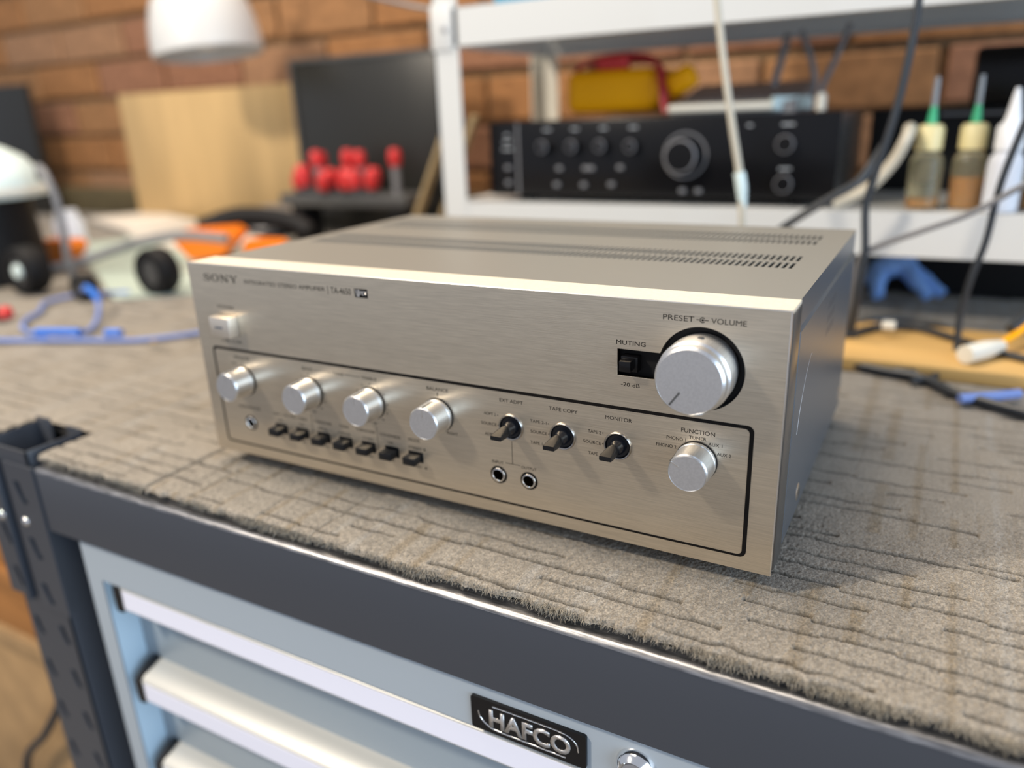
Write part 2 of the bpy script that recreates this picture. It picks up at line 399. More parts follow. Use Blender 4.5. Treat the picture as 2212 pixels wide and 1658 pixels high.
# badge
bd = obj('badge', plate([rrect(0.2575, 0.3312, -0.0988, -0.0759, 0.0016)], -0.0600, -0.0580), M['black'], cab, ang=0.5)
def rbox(x0, x1, z0, z1):
    return prism([(x0, z0), (x1, z0), (x1, z1), (x0, z1)], 'y', -0.0607, -0.0600)
me_l = text('HAFCO', 0.2700, 0.3222, -0.0930, 0.0110, bd, M['silver_ink'], y=-0.0600, off=0.00055, ext=0.0006)
arc = [(0.3185, 0.0)]
def arcline(pts, wd=0.0009): 
    return tube([(p[0], -0.0601, p[1]) for p in pts], wd / 2, 8, 5)
obj('badge_line', arcline([(0.2725, -0.0788), (0.295, -0.0786), (0.314, -0.0787), (0.3215, -0.0800), (0.3258, -0.0840), (0.3268, -0.0885)]), M['chrome'], bd)
obj('badge_line', arcline([(0.3190, -0.0955), (0.297, -0.0955), (0.276, -0.0954), (0.2690, -0.0940), (0.2640, -0.0900), (0.2625, -0.0850)]), M['chrome'], bd)
lk = obj('lock', lathe([(0, .0052), (0.0062, .0052), (0.0066, .0048), (0.0068, .0060), (0.0078, .0066), (0.0100, .0042), (0.0113, .0012), (0.0115, 0)], 40, (0.3595, -0.058, -0.0852), 'y'), M['chrome'], cab, ang=0.5)
obj('lock_plug', lathe([(0, .0057), (0.0060, .0057), (0.0061, .0050)], 32, (0.3595, -0.058, -0.0852), 'y'), M['greymetal'], lk)
obj('keyhole', box(0.3588, 0.3602, -0.0640, -0.0632, -0.0875, -0.0829), M['blackm'], lk, sm=False)

# ------------------------------------------------------------------ carpet
def hash2(ix, iy, s=0):
    n = (ix.astype(np.int64) * 374761393 + iy.astype(np.int64) * 668265263 + s * 1442695041) & 0x7fffffff
    n = ((n ^ (n >> 13)) * 1274126177) & 0x7fffffff
    return ((n ^ (n >> 16)) & 0xffff) / 65535.0
def vnoise(x, y, s=0):
    ix = np.floor(x); iy = np.floor(y); fx = x - ix; fy = y - iy
    fx = fx * fx * (3 - 2 * fx); fy = fy * fy * (3 - 2 * fy)
    a = hash2(ix, iy, s); b = hash2(ix + 1, iy, s); c = hash2(ix, iy + 1, s); d = hash2(ix + 1, iy + 1, s)
    return (a * (1 - fx) + b * fx) * (1 - fy) + (c * (1 - fx) + d * fx) * fy
LX, LY = 0.0019, 0.0016
def loops_h(x, y):
    """little domed yarn loops on a jittered grid; returns height 0..1 and a per-loop random"""
    gx = x / LX; gy = y / LY; ix = np.floor(gx); iy = np.floor(gy)
    best = np.full(x.shape, 9.0); rid = np.zeros(x.shape)
    for dx in (-1, 0, 1):
        for dy in (-1, 0, 1):
            jx = ix + dx; jy = iy + dy
            px = jx + .5 + (hash2(jx, jy, 1) - .5) * .75; py = jy + .5 + (hash2(jx, jy, 2) - .5) * .75
            ang = (hash2(jx, jy, 3) - .5) * 2.4
            ex = (gx - px) * LX; ey = (gy - py) * LY
            u = ex * np.cos(ang) + ey * np.sin(ang); v = -ex * np.sin(ang) + ey * np.cos(ang)
            d = np.sqrt((u / 0.00075) ** 2 + (v / 0.00125) ** 2)
            m_ = d < best; best = np.where(m_, d, best); rid = np.where(m_, hash2(jx, jy, 4), rid)
    return np.sqrt(np.clip(1 - (best * .72) ** 2, 0, 1)), rid
creases = []
yy = -0.049
for g in (0.014, 0.0125, 0.0135, 0.0175, 0.0155, 0.017, 0.012, 0.0175, 0.0085, 0.0175, 0.02, 0.013, 0.022, 0.016, 0.019, 0.012, 0.024, 0.016) * 3:
    creases.append(yy); yy += g
def crease_f(x, y):
    h = np.zeros(x.shape)
    for i, c in enumerate(creases):
        cell = np.floor(x / 0.034 + hash2(np.array([i]), np.array([3]), 40)[0] * 5)
        ii = np.full(x.shape, float(i))
        yc = c + (hash2(cell, ii, 5) - .5) * 0.0034 + (vnoise(x * 110, ii * 1.7, 6) - .5) * 0.0020
        on = (hash2(cell, ii, 7) > .34).astype(float) * np.clip(.45 + 1.1 * vnoise(x * 60, ii * 2.3, 41), 0, 1)
        wd = 0.0009 + 0.0006 * vnoise(x * 40, np.full_like(x, i * 1.1), 8)
        h = np.maximum(h, np.exp(-((y - yc) / wd) ** 2) * on)
    for i in range(-60, 30):      # shorter creases running the other way
        c = i * 0.0262 + hash2(np.array([i]), np.array([8]), 42)[0] * 0.014
        ii = np.full(x.shape, float(i)); cell = np.floor(y / 0.030 + c * 91)
        xc = c + (hash2(cell, ii, 43) - .5) * 0.003 + (vnoise(y * 110, ii * 1.3, 44) - .5) * 0.0016
        on = (hash2(cell, ii, 45) > .55).astype(float) * np.where(x < .16, .42, .10)
        h = np.maximum(h, np.exp(-((x - xc) / 0.0009) ** 2) * on)
    return h
def stripe_f(x, y, s):
    """woven-in darker brown and lighter grey lines running away from the bench front"""
    f = np.zeros(x.shape); g = np.zeros(x.shape)
    for k in range(-70, 60):
        r1, r2, r3 = [float(hash2(np.array([k]), np.array([s + j]), 9)[0]) for j in (0, 1, 2)]
        xc = k * 0.0235 + r1 * 0.016
        wd = 0.0022 + 0.0022 * r2
        kk = np.full(y.shape, float(k)); on = (hash2(np.floor(y / 0.038 + r1 * 7), kk, 10) > .42).astype(float) * (.55 + .45 * vnoise(y * 60, kk, 46))
        e = np.clip(1.5 - np.abs(x - xc) / wd * 1.2 + (vnoise(x * 900, y * 900, 11) - .5) * .8, 0, 1) * on
        if r3 < .6: f = np.maximum(f, e)
        else: g = np.maximum(g, e)
    return f, g
def carpet_material():
    m = mat('loop_pile_carpet', (0.3, 0.26, 0.2), 0.95); nt = m.node_tree; b = nt.nodes['Principled BSDF']
    a = nt.nodes.new('ShaderNodeAttribute'); a.attribute_name = 'dye_shade'
    tc = nt.nodes.new('ShaderNodeTexCoord')
    n = nt.nodes.new('ShaderNodeTexNoise'); n.inputs['Scale'].default_value = 1100; n.inputs['Detail'].default_value = 2
    vo = nt.nodes.new('ShaderNodeTexVoronoi'); vo.inputs['Scale'].default_value = 620; 
    nt.links.new(tc.outputs['Object'], n.inputs[0]); nt.links.new(tc.outputs['Object'], vo.inputs['Vector'])
    mx = nt.nodes.new('ShaderNodeMix'); mx.data_type = 'RGBA'; mx.blend_type = 'MULTIPLY'; mx.inputs[0].default_value = 1
    r = nt.nodes.new('ShaderNodeMapRange'); r.inputs['From Min'].default_value = .3; r.inputs['From Max'].default_value = .7; r.inputs['To Min'].default_value = .62; r.inputs['To Max'].default_value = 1.36
    nt.links.new(n.outputs[0], r.inputs[0])
    nt.links.new(a.outputs['Color'], mx.inputs[6]); nt.links.new(r.outputs[0], mx.inputs[7])
    nt.links.new(mx.outputs[2], b.inputs['Base Color'])
    bp = nt.nodes.new('ShaderNodeBump'); bp.inputs['Strength'].default_value = 0.55; bp.inputs['Distance'].default_value = 0.0007
    ad = nt.nodes.new('ShaderNodeMath'); ad.operation = 'SUBTRACT'
    nt.links.new(n.outputs[0], ad.inputs[0]); nt.links.new(vo.outputs['Distance'], ad.inputs[1])
    nt.links.new(ad.outputs[0], bp.inputs['Height']); nt.links.new(bp.outputs[0], b.inputs['Normal'])
    b.inputs['Sheen Weight'].default_value = 0.15
    b.inputs['Specular IOR Level'].default_value = 0.15
    return m
M['carpet'] = carpet_material()
M['backing'] = mat('rubber_backing', (0.03, 0.028, 0.026), 0.8)
def axis_pts(segs):
    out = [segs[0][0]]
    for a, b, s0, s1 in segs:
        x = a; L = b - a
        while x < b - 1e-9:
            st = s0 + (s1 - s0) * (x - a) / L; x = min(x + st, b); out.append(x)
    return np.array(out)
def carpet_piece(name, label, xs, ys, seed, edge_front=True, notch=None):
    X, Y = np.meshgrid(xs, ys)
    x = X.ravel(); y = Y.ravel()
    stepx = np.gradient(xs); stepy = np.gradient(ys); SX, SY = np.meshgrid(stepx, stepy)
    res = np.maximum(SX, SY).ravel()
    fine = np.clip(1.6 - res / 0.0010, 0, 1)
    hl, rid = loops_h(x, y)
    cr = crease_f(x, y); br, gr = stripe_f(x, y, seed)
    z = (hl - .6) * 0.0011 * fine - cr * 0.0026 + (vnoise(x * 60, y * 60, 20) - .5) * 0.0009
    # ragged rounded border
    xa, xb, ya = xs[0], xs[-1], ys[0]
    ew = 0.0035
    def edge(d): t = np.clip(d / ew, 0, 1); return -(1 - np.sqrt(np.clip(1 - (1 - t) ** 2, 0, 1))) * 0.0050
    z += .75 * edge(y - ya) + edge(x - xa) + edge(xb - x)
    near = np.clip(1 - (y - ya) / 0.006, 0, 1)
    yv = y - near * (vnoise(x * 160, x * 0 + seed, 21) - .35) * 0.0030
    xn = np.clip(1 - (x - xa) / 0.004, 0, 1) ; xv = x + xn * (vnoise(y * 150, y * 0 + seed, 22) - .5) * 0.0014
    z = z - 0.0004
    n = len(xs); m_ = len(ys)
    idx = np.arange(n * m_).reshape(m_, n)
    quads = np.stack([idx[:-1, :-1], idx[:-1, 1:], idx[1:, 1:], idx[1:, :-1]], -1).reshape(-1, 4)
    if notch is not None:
        cx = x[quads].mean(1); cy = y[quads].mean(1)
        quads = quads[~((cx < notch[1]) & (cx > notch[0]) & (cy < notch[2]))]
    me = bpy.data.meshes.new(name)
    co = np.stack([xv, yv, z], 1).astype('f')
    me.vertices.add(len(co)); me.vertices.foreach_set('co', co.ravel())
    me.loops.add(quads.size); me.loops.foreach_set('vertex_index', quads.ravel().astype('i'))
    me.polygons.add(len(quads)); me.polygons.foreach_set('loop_start', np.arange(0, quads.size, 4, dtype='i')); me.polygons.foreach_set('loop_total', np.full(len(quads), 4, 'i'))
    me.update(); me.validate()
    base = np.array([0.246, 0.219, 0.182]); brown = np.array([0.190, 0.150, 0.098]); grey = np.array([0.275, 0.262, 0.24])
    c = base[None] * np.ones((len(x), 1))
    c = c * (1 - br[:, None] * .75) + brown * br[:, None] * .75
    c = c * (1 - gr[:, None] * .7) + grey * gr[:, None] * .7
    c *= (0.72 + 0.56 * rid * fine + .28 * (1 - fine))[:, None]
    blot = vnoise(x * 22, y * 22, 23) * .5 + vnoise(x * 70, y * 70, 24) * .5
    c *= (0.90 + 0.2 * blot)[:, None]
    c *= (1 - 0.75 * cr)[:, None]            # shade in the creases, put into the pile colour
    at = me.color_attributes.new('dye_shade', 'FLOAT_COLOR', 'POINT')
    at.data.foreach_set('color', np.concatenate([c, np.ones((len(c), 1))], 1).astype('f').ravel())
    for p in (): pass
    me.polygons.foreach_set('use_smooth', np.ones(len(quads), 'b').astype(bool))
    root = thing(name, label, 'carpet', (float((xa + xb) / 2), float(ya + 0.3), -0.009), 'grey-brown carpet pieces laid on the bench')
    p = obj('pile_surface', me, M['carpet'], root, sm=False)
    if notch is None:
        obj('backing', box(xa + 0.0003, xb - 0.0003, ya + 0.0015, ys[-1], -0.0090, -0.0058), M['backing'], root, sm=False)
    else:
        bmx = box(notch[1], xb - 0.0003, ya + 0.0015, notch[2], -0.0090, -0.0058); join(bmx, box(xa + 0.0003, xb - 0.0003, notch[2], ys[-1], -0.0090, -0.0058))
        if xa < notch[0] - 0.01: join(bmx, box(xa, notch[0], ya + 0.0015, notch[2], -0.0090, -0.0058))
        obj('backing', bmx, M['backing'], root, sm=False)
    return root
ysA = axis_pts([(-0.0555, 0.075, 0.00075, 0.00075), (0.075, 0.16, 0.00075, 0.0014), (0.16, 1.145, 0.0016, 0.014)])
xsA = axis_pts([(-0.0175, 0.60, 0.00082, 0.00082), (0.60, 1.25, 0.002, 0.02)])
cA = carpet_piece('carpet_piece', 'large grey-brown loop pile carpet piece lying under the silver amplifier', xsA, ysA, 0)
ysB = axis_pts([(-0.0545, 0.05, 0.0011, 0.0011), (0.05, 0.15, 0.0012, 0.004), (0.15, 1.145, 0.004, 0.02)])
xsB = axis_pts([(-2.85, -0.25, 0.03, 0.004), (-0.25, -0.14, 0.003, 0.0012), (-0.14, -0.0185, 0.0011, 0.0011)])
cB = carpet_piece('carpet_piece', 'beige carpet piece on the bench left of the seam beside the amplifier', xsB, ysB, 50, notch=(-0.232, -0.150, -0.006))
del cB['group'], cA['group']
# frayed tufts along the front edges
def tufts(x0, x1, y, n, seed):
    r = random.Random(seed); bm = bmesh.new()
    for i in range(n):
        x = r.uniform(x0, x1); 
        dens = float(vnoise(np.array([x * 45]), np.array([seed * 1.0]), 30)[0])
        if r.random() > dens + .25: continue
        L = r.uniform(.0014, .0042) * (0.55 + dens); rad = r.uniform(.00010, .00022)
        p = Vector((x, y + r.uniform(-.0006, .0018), r.uniform(-.0052, -.0010)))
        d = Vector((r.uniform(-.8, .8), -1, r.uniform(-.9, .35))).normalized()
        ring = None
        for k in range(4):
            c = p + Vector((r.uniform(-.1, .1), 0, 0)) * .001
            u = d.cross(Vector((0, 0, 1))).normalized(); v = d.cross(u)
            rr = rad * (1 - k * .22)
            new = [bm.verts.new(c + (u * math.cos(a) + v * math.sin(a)) * rr) for a in (0, 2.09, 4.19)]
            if ring:
                for q in range(3): bm.faces.new((ring[q], ring[(q + 1) % 3], new[(q + 1) % 3], new[q]))
            ring = new; p = p + d * L / 3
            d = (d + Vector((r.uniform(-.6, .6), r.uniform(-.1, .3), -r.uniform(.0, .5)))).normalized()
    return bm
M['tuft'] = mat('carpet_yarn', (0.30, 0.27, 0.22), 0.95, scale=(400, 400, 400), var=0.45)
t = obj('frayed_edge', tufts(0.02, 0.66, -0.0560, 9500, 3), M['tuft'], cA); tag(t, kind='stuff')
t = obj('frayed_edge', tufts(-0.14, -0.02, -0.0552, 500, 5), M['tuft'], cB); tag(t, kind='stuff')

# ------------------------------------------------------------------ the amplifier
ZB = 0.012; W_ = 0.410; HP = 0.1418; DP = 0.2715
amp = thing('stereo_amplifier', 'silver brushed aluminium stereo amplifier with knobs standing on the carpet', 'amplifier', (0.205, 0.135, 0.0))
Zp = lambda z: z / 1000.0            # panel measurements below are world millimetres
def mm(*a): return [v / 1000.0 for v in a]
XSW = (70.1, 89.9, 109.7, 129.2, 148.7, 168.0, 187.0)
JACK = ((248.4, 38.2), (269.1, 38.2), (40.0, 38.1))
TOG = (258.3, 291.7, 325.0)
ZT, ZBm = 153.8, 12.0
holes = []
for x in XSW: holes.append(rrect(x - 5.6, x + 5.6, 34.8, 42.2, 0.5, 2))
for x, z in JACK: holes.append(circ(x, z, 5.0, 28))
holes.append(rrect(22.6, 42.6, 103.8, 118.9, 0.8, 3))
# volume recess joined with the muting window
cx, cz, R0 = 368.5, 120.4, 22.0
a1 = math.acos((347.0 - cx) / R0) if abs(347.0 - cx) < R0 else PI
a_top = math.pi - math.asin((126.6 - cz) / R0); a_bot = math.pi + math.asin((cz - 111.8) / R0)
arc_ = [(cx + R0 * math.cos(a), cz + R0 * math.sin(a)) for a in np.linspace(a_bot, a_top + 2 * PI, 60)]
holes.append([(324.1, 126.6), (324.1, 111.8)] + arc_)
SC = lambda l: [(p[0] / 1000, p[1] / 1000) for p in l]
fp = obj('faceplate', plate([SC([(0, ZBm), (W_ * 1000, ZBm), (W_ * 1000, ZT), (0, ZT)])] + [SC(h) for h in holes], 0.0, 0.0018), M['face'], amp, sm=False)
# faceplate returns: top, bottom, left side
bm = box(0, W_, 0.0018, 0.0255, 0.1518, 0.1538, 0.0002, 1)
obj('faceplate_top', bm, M['facetop'], amp)
bm = box(0, W_ - 0.004, 0.0018, 0.0255, 0.012, 0.0140); join(bm, box(0, 0.002, 0.0018, 0.0255, 0.014, 0.1518))
obj('faceplate_return', bm, M['face'], amp, sm=False)
obj('front_edge_highlight', prism([(0.0004, 0.1538), (-0.00005, 0.1536), (0.0002, 0.1541), (0.0006, 0.1541)], 'x', 0, W_), M['bright'], amp, sm=False)
bm = box(W_ - 0.0004, W_ + 0.0002, -0.0001, 0.0014, 0.012, 0.1539)
obj('side_edge', bm, M['bright'], amp, sm=False)
obj('side_gap', box(W_ - 0.006, W_ - 0.0025, 0.0018, 0.0060, 0.0130, 0.1518), M['blackm'], amp, sm=False)
obj('side_bracket', box(W_ - 0.003, W_ + 0.0004, 0.0052, 0.0258, 0.0125, 0.1518, 0.0006), M['bracket'], amp)
# recess walls behind the holes
obj('inner_panel', box(0.004, W_ - 0.006, 0.0085, 0.0100, 0.015, 0.150), M['blackm'], amp, sm=False)
# cover: top sheet with real vent slots
def cover_top():
    zt, zb = 0.1528, 0.1516
    rows = [(0.1070, 0.1250), (0.1310, 0.1485), (0.1955, 0.2105), (0.2170, 0.2340)]
    xs0 = 0.0165; pitch = 0.00396; n = 95; sw = 0.0021
    bm = bmesh.new(); edges_y = [0.0262]
    for a, b in rows: edges_y += [a, b]
    edges_y.append(DP)
    xe = [0.0005]
    for k in range(n): xe += [xs0 + k * pitch, xs0 + k * pitch + sw]
    xe.append(W_ - 0.0010)
    V = {}
    def v(i, j, z):
        if (i, j, z) not in V: V[(i, j, z)] = bm.verts.new((xe[i], edges_y[j], z))
        return V[(i, j, z)]
    hole = lambda i, j: (j % 2 == 1 and i % 2 == 1) if 0 <= i < len(xe) - 1 and 0 <= j < len(edges_y) - 1 else False
    for j in range(len(edges_y) - 1):
        for i in range(len(xe) - 1):
            if hole(i, j):
                for (p, q) in (((i, j), (i + 1, j)), ((i + 1, j), (i + 1, j + 1)), ((i + 1, j + 1), (i, j + 1)), ((i, j + 1), (i, j))):
                    bm.faces.new((v(*p, zt), v(*q, zt), v(*q, zb), v(*p, zb)))
            else:
                bm.faces.new((v(i, j, zt), v(i + 1, j, zt), v(i + 1, j + 1, zt), v(i, j + 1, zt)))
    return bm
me = None
tp = obj('top_cover', cover_top(), M['cover'], amp, sm=False)
# side covers: pressed panel with a raised lower field and folded top edge
def side_cover(sx):
    xo = W_ if sx > 0 else 0.0; s = 1 if sx > 0 else -1
    bm = bmesh.new()
    # outline (y,z) of the raised field with chamfered upper front corner
    fld = [(0.0300, 0.016), (0.2650, 0.016), (0.2650, 0.1365), (0.0480, 0.1365), (0.0300, 0.1200)]
    fld = [(0.0290, 0.0145), (0.2660, 0.0145), (0.2660, 0.1372), (0.0290, 0.1372)]
    out = [(0.0262, 0.0125), (DP - 0.0002, 0.0125), (DP - 0.0002, 0.1526), (0.0262, 0.1526)]
    o1 = [bm.verts.new((xo - s * 0.0012, a, b)) for a, b in out]
    ms = [bm.verts.new((xo - s * 0.0012, a, b)) for a, b in fld]
    i1 = [bm.verts.new((xo + s * 0.0002, a + (0.0012 if a < .1 else -0.0012), b + (0.0012 if b < .1 else -0.0012))) for a, b in fld]
    for k in range(4):
        j = (k + 1) % 4
        bm.faces.new((o1[k], o1[j], ms[j], ms[k])); bm.faces.new((ms[k], ms[j], i1[j], i1[k]))
    bm.faces.new(i1)
    # inner skin
    o2 = [bm.verts.new((xo - s * 0.0030, a, b)) for a, b in out]
    for k in range(4): bm.faces.new((o1[k], o1[(k + 1) % 4], o2[(k + 1) % 4], o2[k]))
    bm.faces.new(o2)
    return bm
M['side'] = mat('grey_satin_side_steel', (0.115, 0.125, 0.140), 0.32, 0.35, scale=(600, 600, 600), bump=0.06, dist=0.0002)
sc = obj('side_cover', side_cover(1), M['side'], amp, sm=False)
obj('side_cover', side_cover(-1), M['side'], amp, sm=False)
for r_ in range(3):
    for k in range(5):
        y = 0.135 + k * 0.007; z = 0.106 + r_ * 0.0085
        obj('side_vent', prism([(y, z), (y + 0.0010, z), (y + 0.0030, z + 0.0050), (y + 0.0020, z + 0.0050)], 'x', W_ + 0.0001, W_ + 0.0003), M['darkgrey'], sc, sm=False)
for y in (0.0721, 0.2560):
    obj('side_screw', lathe([(0, 0.0004), (0.0024, 0.0004), (0.0040, 0.0007), (0.0052, 0.0003), (0.0056, 0)], 24, (W_ + 0.0002, y, 0.0275), 'x'), M['chrome'], sc)
# scratch on the side
obj('scratch', tube([(W_ + 0.0002, 0.083, 0.109), (W_ + 0.0002, 0.076, 0.1115), (W_ + 0.0002, 0.064, 0.104), (W_ + 0.0002, 0.052, 0.088), (W_ + 0.0002, 0.047, 0.074)], 0.00016, 5, 6), M['silver_ink'], sc)
bm = box(0.003, W_ - 0.003, DP - 0.0015, DP, 0.0125, 0.1520); join(bm, box(0.003, W_ - 0.003, 0.02, DP - 0.0015, 0.0125, 0.0140))
obj('chassis_back_and_base', bm, M['darkgrey'], amp, sm=False)
obj('chassis_interior', box(0.010, W_ - 0.010, 0.040, DP - 0.010, 0.100, 0.110), M['blackm'], amp, sm=False)
for fx in (0.045, W_ - 0.045):
    for fy in (0.040, 0.235):
        obj('foot', lathe([(0, 0.0130), (0.014, 0.0130), (0.014, 0.003), (0.0125, 0), (0, 0)], 28, (fx, fy, -0.0004)), M['blackm'], amp)

# frame line
fr = [SC(rrect(12.0, 396.8, 19.6, 94.2, 3.6, 8)), SC(rrect(13.5, 394.6, 20.9, 92.3, 2.6, 8))]
obj('frame_line', plate(fr, -0.00012, 0.0005), M['ink'], amp, sm=False)

# rotary knobs -------------------------------------------------
def knob(x, z, r, L, ang, name, pl=0.62, ring=True):
    """ang: pointer direction measured clockwise from straight up"""
    X, Z = x / 1000, z / 1000
    prof = [(0, L - 0.0006), (r - 0.0012, L - 0.0006), (r - 0.0009, L), (r - 0.0007, L), (r, L - 0.0008), (r + 0.0003, 0.0032), (r + 0.00015, 0.0030), (r + 0.00015, 0.0012), (r - 0.0004, 0.0010)]
    prof = [(0, L - 0.00015)] + [(r - 0.0009, L - 0.00015), (r - 0.0006, L), (r - 0.0001, L - 0.0007), (r + 0.0003, 0.0045), (r + 0.0001, 0.0042), (r + 0.0001, 0.0036), (r + 0.0004, 0.0033), (r + 0.0004, 0.0014), (r - 0.0002, 0.0010), (r - 0.0002, 0.0)]
    k = obj(name, lathe(prof, 72, (X, 0, Z), 'y'), M['knob'], amp, ang=0.4)
    obj('knob_face', lathe([(0, L + 0.00002), (r - 0.0010, L + 0.00002), (r - 0.0009, L - 0.0001)], 72, (X, 0, Z), 'y'), M['knobface'], k)
    obj('knob_skirt', lathe([(0, 0.0012), (r + 0.0005, 0.0012), (r + 0.0007, 0.0006), (r + 0.0007, 0)], 56, (X, 0, Z), 'y'), M['blackm'], k)
    dx, dz = math.sin(ang), math.cos(ang)
    Mx = Matrix.Translation((X, 0, Z)) @ Matrix.Rotation(ang, 4, 'Y')
    wd = 0.00028
    bm = box(-wd, wd, -L - 0.00010, -L + 0.0002, r * (1 - pl), r - 0.0006)
    bm.transform(Mx)
    obj('pointer_line', bm, M['bright'], k, sm=False)
    bm = box(-wd * .8, wd * .8, -L + 0.0003, -0.0045, r - 0.0004, r + 0.00038); bm.transform(Mx)
    obj('side_groove', bm, M['darkgrey'], k, sm=False)
    return k
Lk = 0.0165
knob(39.5, 70.5, 0.0104, Lk, 0.05, 'speaker_knob', .5)
knob(102.2, 70.5, 0.0104, Lk, 0.0, 'bass_knob')
knob(154.6, 70.5, 0.0104, Lk, 0.0, 'treble_knob')
knob(206.8, 70.5, 0.0104, Lk, 0.0, 'balance_knob')
kf = knob(368.5, 70.3, 0.0104, Lk, -1.05, 'function_knob', .5)
# volume
X, Z = 0.3685, 0.1204
rc = obj('volume_recess', lathe([(0.0222, -0.0028), (0.0217, -0.0032), (0.0212, -0.0050), (0.0150, -0.0054), (0, -0.0054)], 72, (X, 0, Z), 'y'), M['blackm'], amp)
obj('muting_recess', box(0.3235, 0.352, 0.0055, 0.0060, 0.111, 0.1275), M['blackm'], amp, sm=False)
pk = obj('preset_ring', lathe([(0.0168, 0.0150), (0.0174, 0.0145), (0.0184, 0.0135), (0.0186, 0.0125), (0.0186, 0.0020), (0.0180, 0.0010), (0.0180, -0.004)], 96, (X, 0, Z), 'y'), M['knob'], amp, ang=0.4)
obj('preset_notch', lathe([(0, 0.0006), (0.0014, 0.0006), (0.0017, 0.0002), (0.0018, 0)], 20, (X + 0.0015, -0.0075, Z + 0.0184)), M['darkgrey'], pk)
vk = obj('volume_knob', lathe([(0, 0.0206), (0.0160, 0.0206), (0.0163, 0.0208), (0.0174, 0.0196), (0.0176, 0.0186), (0.0176, 0.0152), (0.0168, 0.0148), (0.0168, 0.012)], 96, (X, 0, Z), 'y'), M['knob'], amp, ang=0.4)
obj('knob_face', lathe([(0, 0.02085), (0.0161, 0.02085), (0.0163, 0.0207)], 96, (X, 0, Z), 'y'), M['knobface'], vk)
va = PI + 0.62
bm = box(-0.0005, 0.0005, -0.0210, -0.0205, 0.0072, 0.0158); bm.transform(Matrix.Translation((X, 0, Z)) @ Matrix.Rotation(va, 4, 'Y'))
obj('pointer_line', bm, M['darkgrey'], vk, sm=False)
# power button
pb = obj('power_button', box(0.0232, 0.0420, -0.0085, 0.006, 0.1044, 0.1184, 0.0004), M['white_btn'], amp)
obj('power_mark', box(0.0285, 0.0355, -0.0087, -0.0084, 0.1108, 0.1119), mat('blue_black_mark', (0.03, 0.05, 0.09), 0.3), pb, sm=False)
# slide switches
sw_s = sw_c = None
for i, x in enumerate(XSW):
    X = x / 1000
    if i == 0:
        s = obj('slide_switch', plate([SC(rrect(x - 5.6, x + 5.6, 34.8, 42.2, 0.5, 2)), SC(rrect(x - 4.9, x + 4.9, 35.5, 41.5, 0.4, 2))], -0.0003, 0.004), M['blackm'], amp, sm=False)
        c = obj('switch_cap', box(X - 0.0046, X + 0.0046, -0.0088, 0.004, 0.0358, 0.0408, 0.00035), M['capblack'], s)
        b0 = obj('switch_bed', box(X - 0.0053, X + 0.0053, 0.0030, 0.0040, 0.0350, 0.0420), M['blackm'], s, sm=False)
        sw_s = s
    else:
        s = sw_s.copy(); COL.objects.link(s); s.location.x += (x - XSW[0]) / 1000
        for ch in (c, b0):
            q = ch.copy(); COL.objects.link(q); q.parent = s
# muting switch
ms = obj('muting_switch', box(0.3262, 0.3355, -0.0002, 0.0058, 0.1145, 0.1228, 0.0004), M['black'], amp)
obj('switch_cap', box(0.3278, 0.3340, -0.0072, 0.0, 0.1165, 0.1222, 0.0004), M['black'], ms)
# toggles
def toggle(x):
    X = x / 1000; Zt = 0.0710
    t = obj('toggle_switch', lathe([(0.0070, 0.0004), (0.0071, 0.0012), (0.0076, 0.0014), (0.0080, 0.0010), (0.0082, 0)], 48, (X, 0, Zt), 'y'), M['nickel'], amp)
    obj('toggle_cup', lathe([(0.00705, 0.0011), (0.0064, 0.0003), (0.0035, 0.00015), (0, 0.0001)], 40, (X, 0, Zt), 'y'), M['brown_bulb'], t)
    obj('toggle_bulb', lathe([(0.0048, 0.0002), (0.0046, 0.0022), (0.0036, 0.0042), (0.0030, 0.0060), (0.0031, 0.0072), (0.0029, 0.0085), (0, 0.0086)], 36, (X, 0, Zt), 'y'), M['brown_bulb'], t)
    # paddle: round root flattening to a flat blade tip
    bm = bmesh.new(); rings = []
    for k in range(9):
        u = k / 8; y = -0.0075 - 0.0110 * u
        ww = 0.0030 + 0.0005 * u; hh = 0.0036 - 0.0023 * u ** 0.9; zc = Zt - 0.0001 * u
        pw = 2 + 8 * u
        ring = []
        for a in range(28):
            an = 2 * PI * a / 28; ca, sa = math.cos(an), math.sin(an)
            ring.append(bm.verts.new((X + ww * math.copysign(abs(ca) ** (2 / pw), ca), y, zc + hh * math.copysign(abs(sa) ** (2 / pw), sa))))
        rings.append(ring)
    for a, b in zip(rings, rings[1:]):
        for q in range(28): bm.faces.new((a[q], a[(q + 1) % 28], b[(q + 1) % 28], b[q]))
    bm.faces.new(rings[0]); bm.faces.new(rings[-1])
    obj('toggle_lever', bm, M['capblack'], t, ang=0.5)
for x in TOG: toggle(x)
# jack sockets
for x, z in JACK:
    j = obj('jack_socket', lathe([(0.0032, -0.0080), (0.0032, 0.0004), (0.0036, 0.0011), (0.0044, 0.0010), (0.0047, 0.0004), (0.0047, -0.001)], 40, (x / 1000, 0, z / 1000), 'y'), M['chrome'], amp)
    obj('socket_washer', lathe([(0.0046, 0.0003), (0.0056, 0.0003), (0.0057, 0.0), (0.0050, -0.001)], 40, (x / 1000, 0, z / 1000), 'y'), M['ink'], j)
    obj('socket_bore', lathe([(0.0031, 0.0002), (0.0031, -0.0075), (0, -0.0078)], 32, (x / 1000, 0, z / 1000), 'y'), M['goldbore'], j)

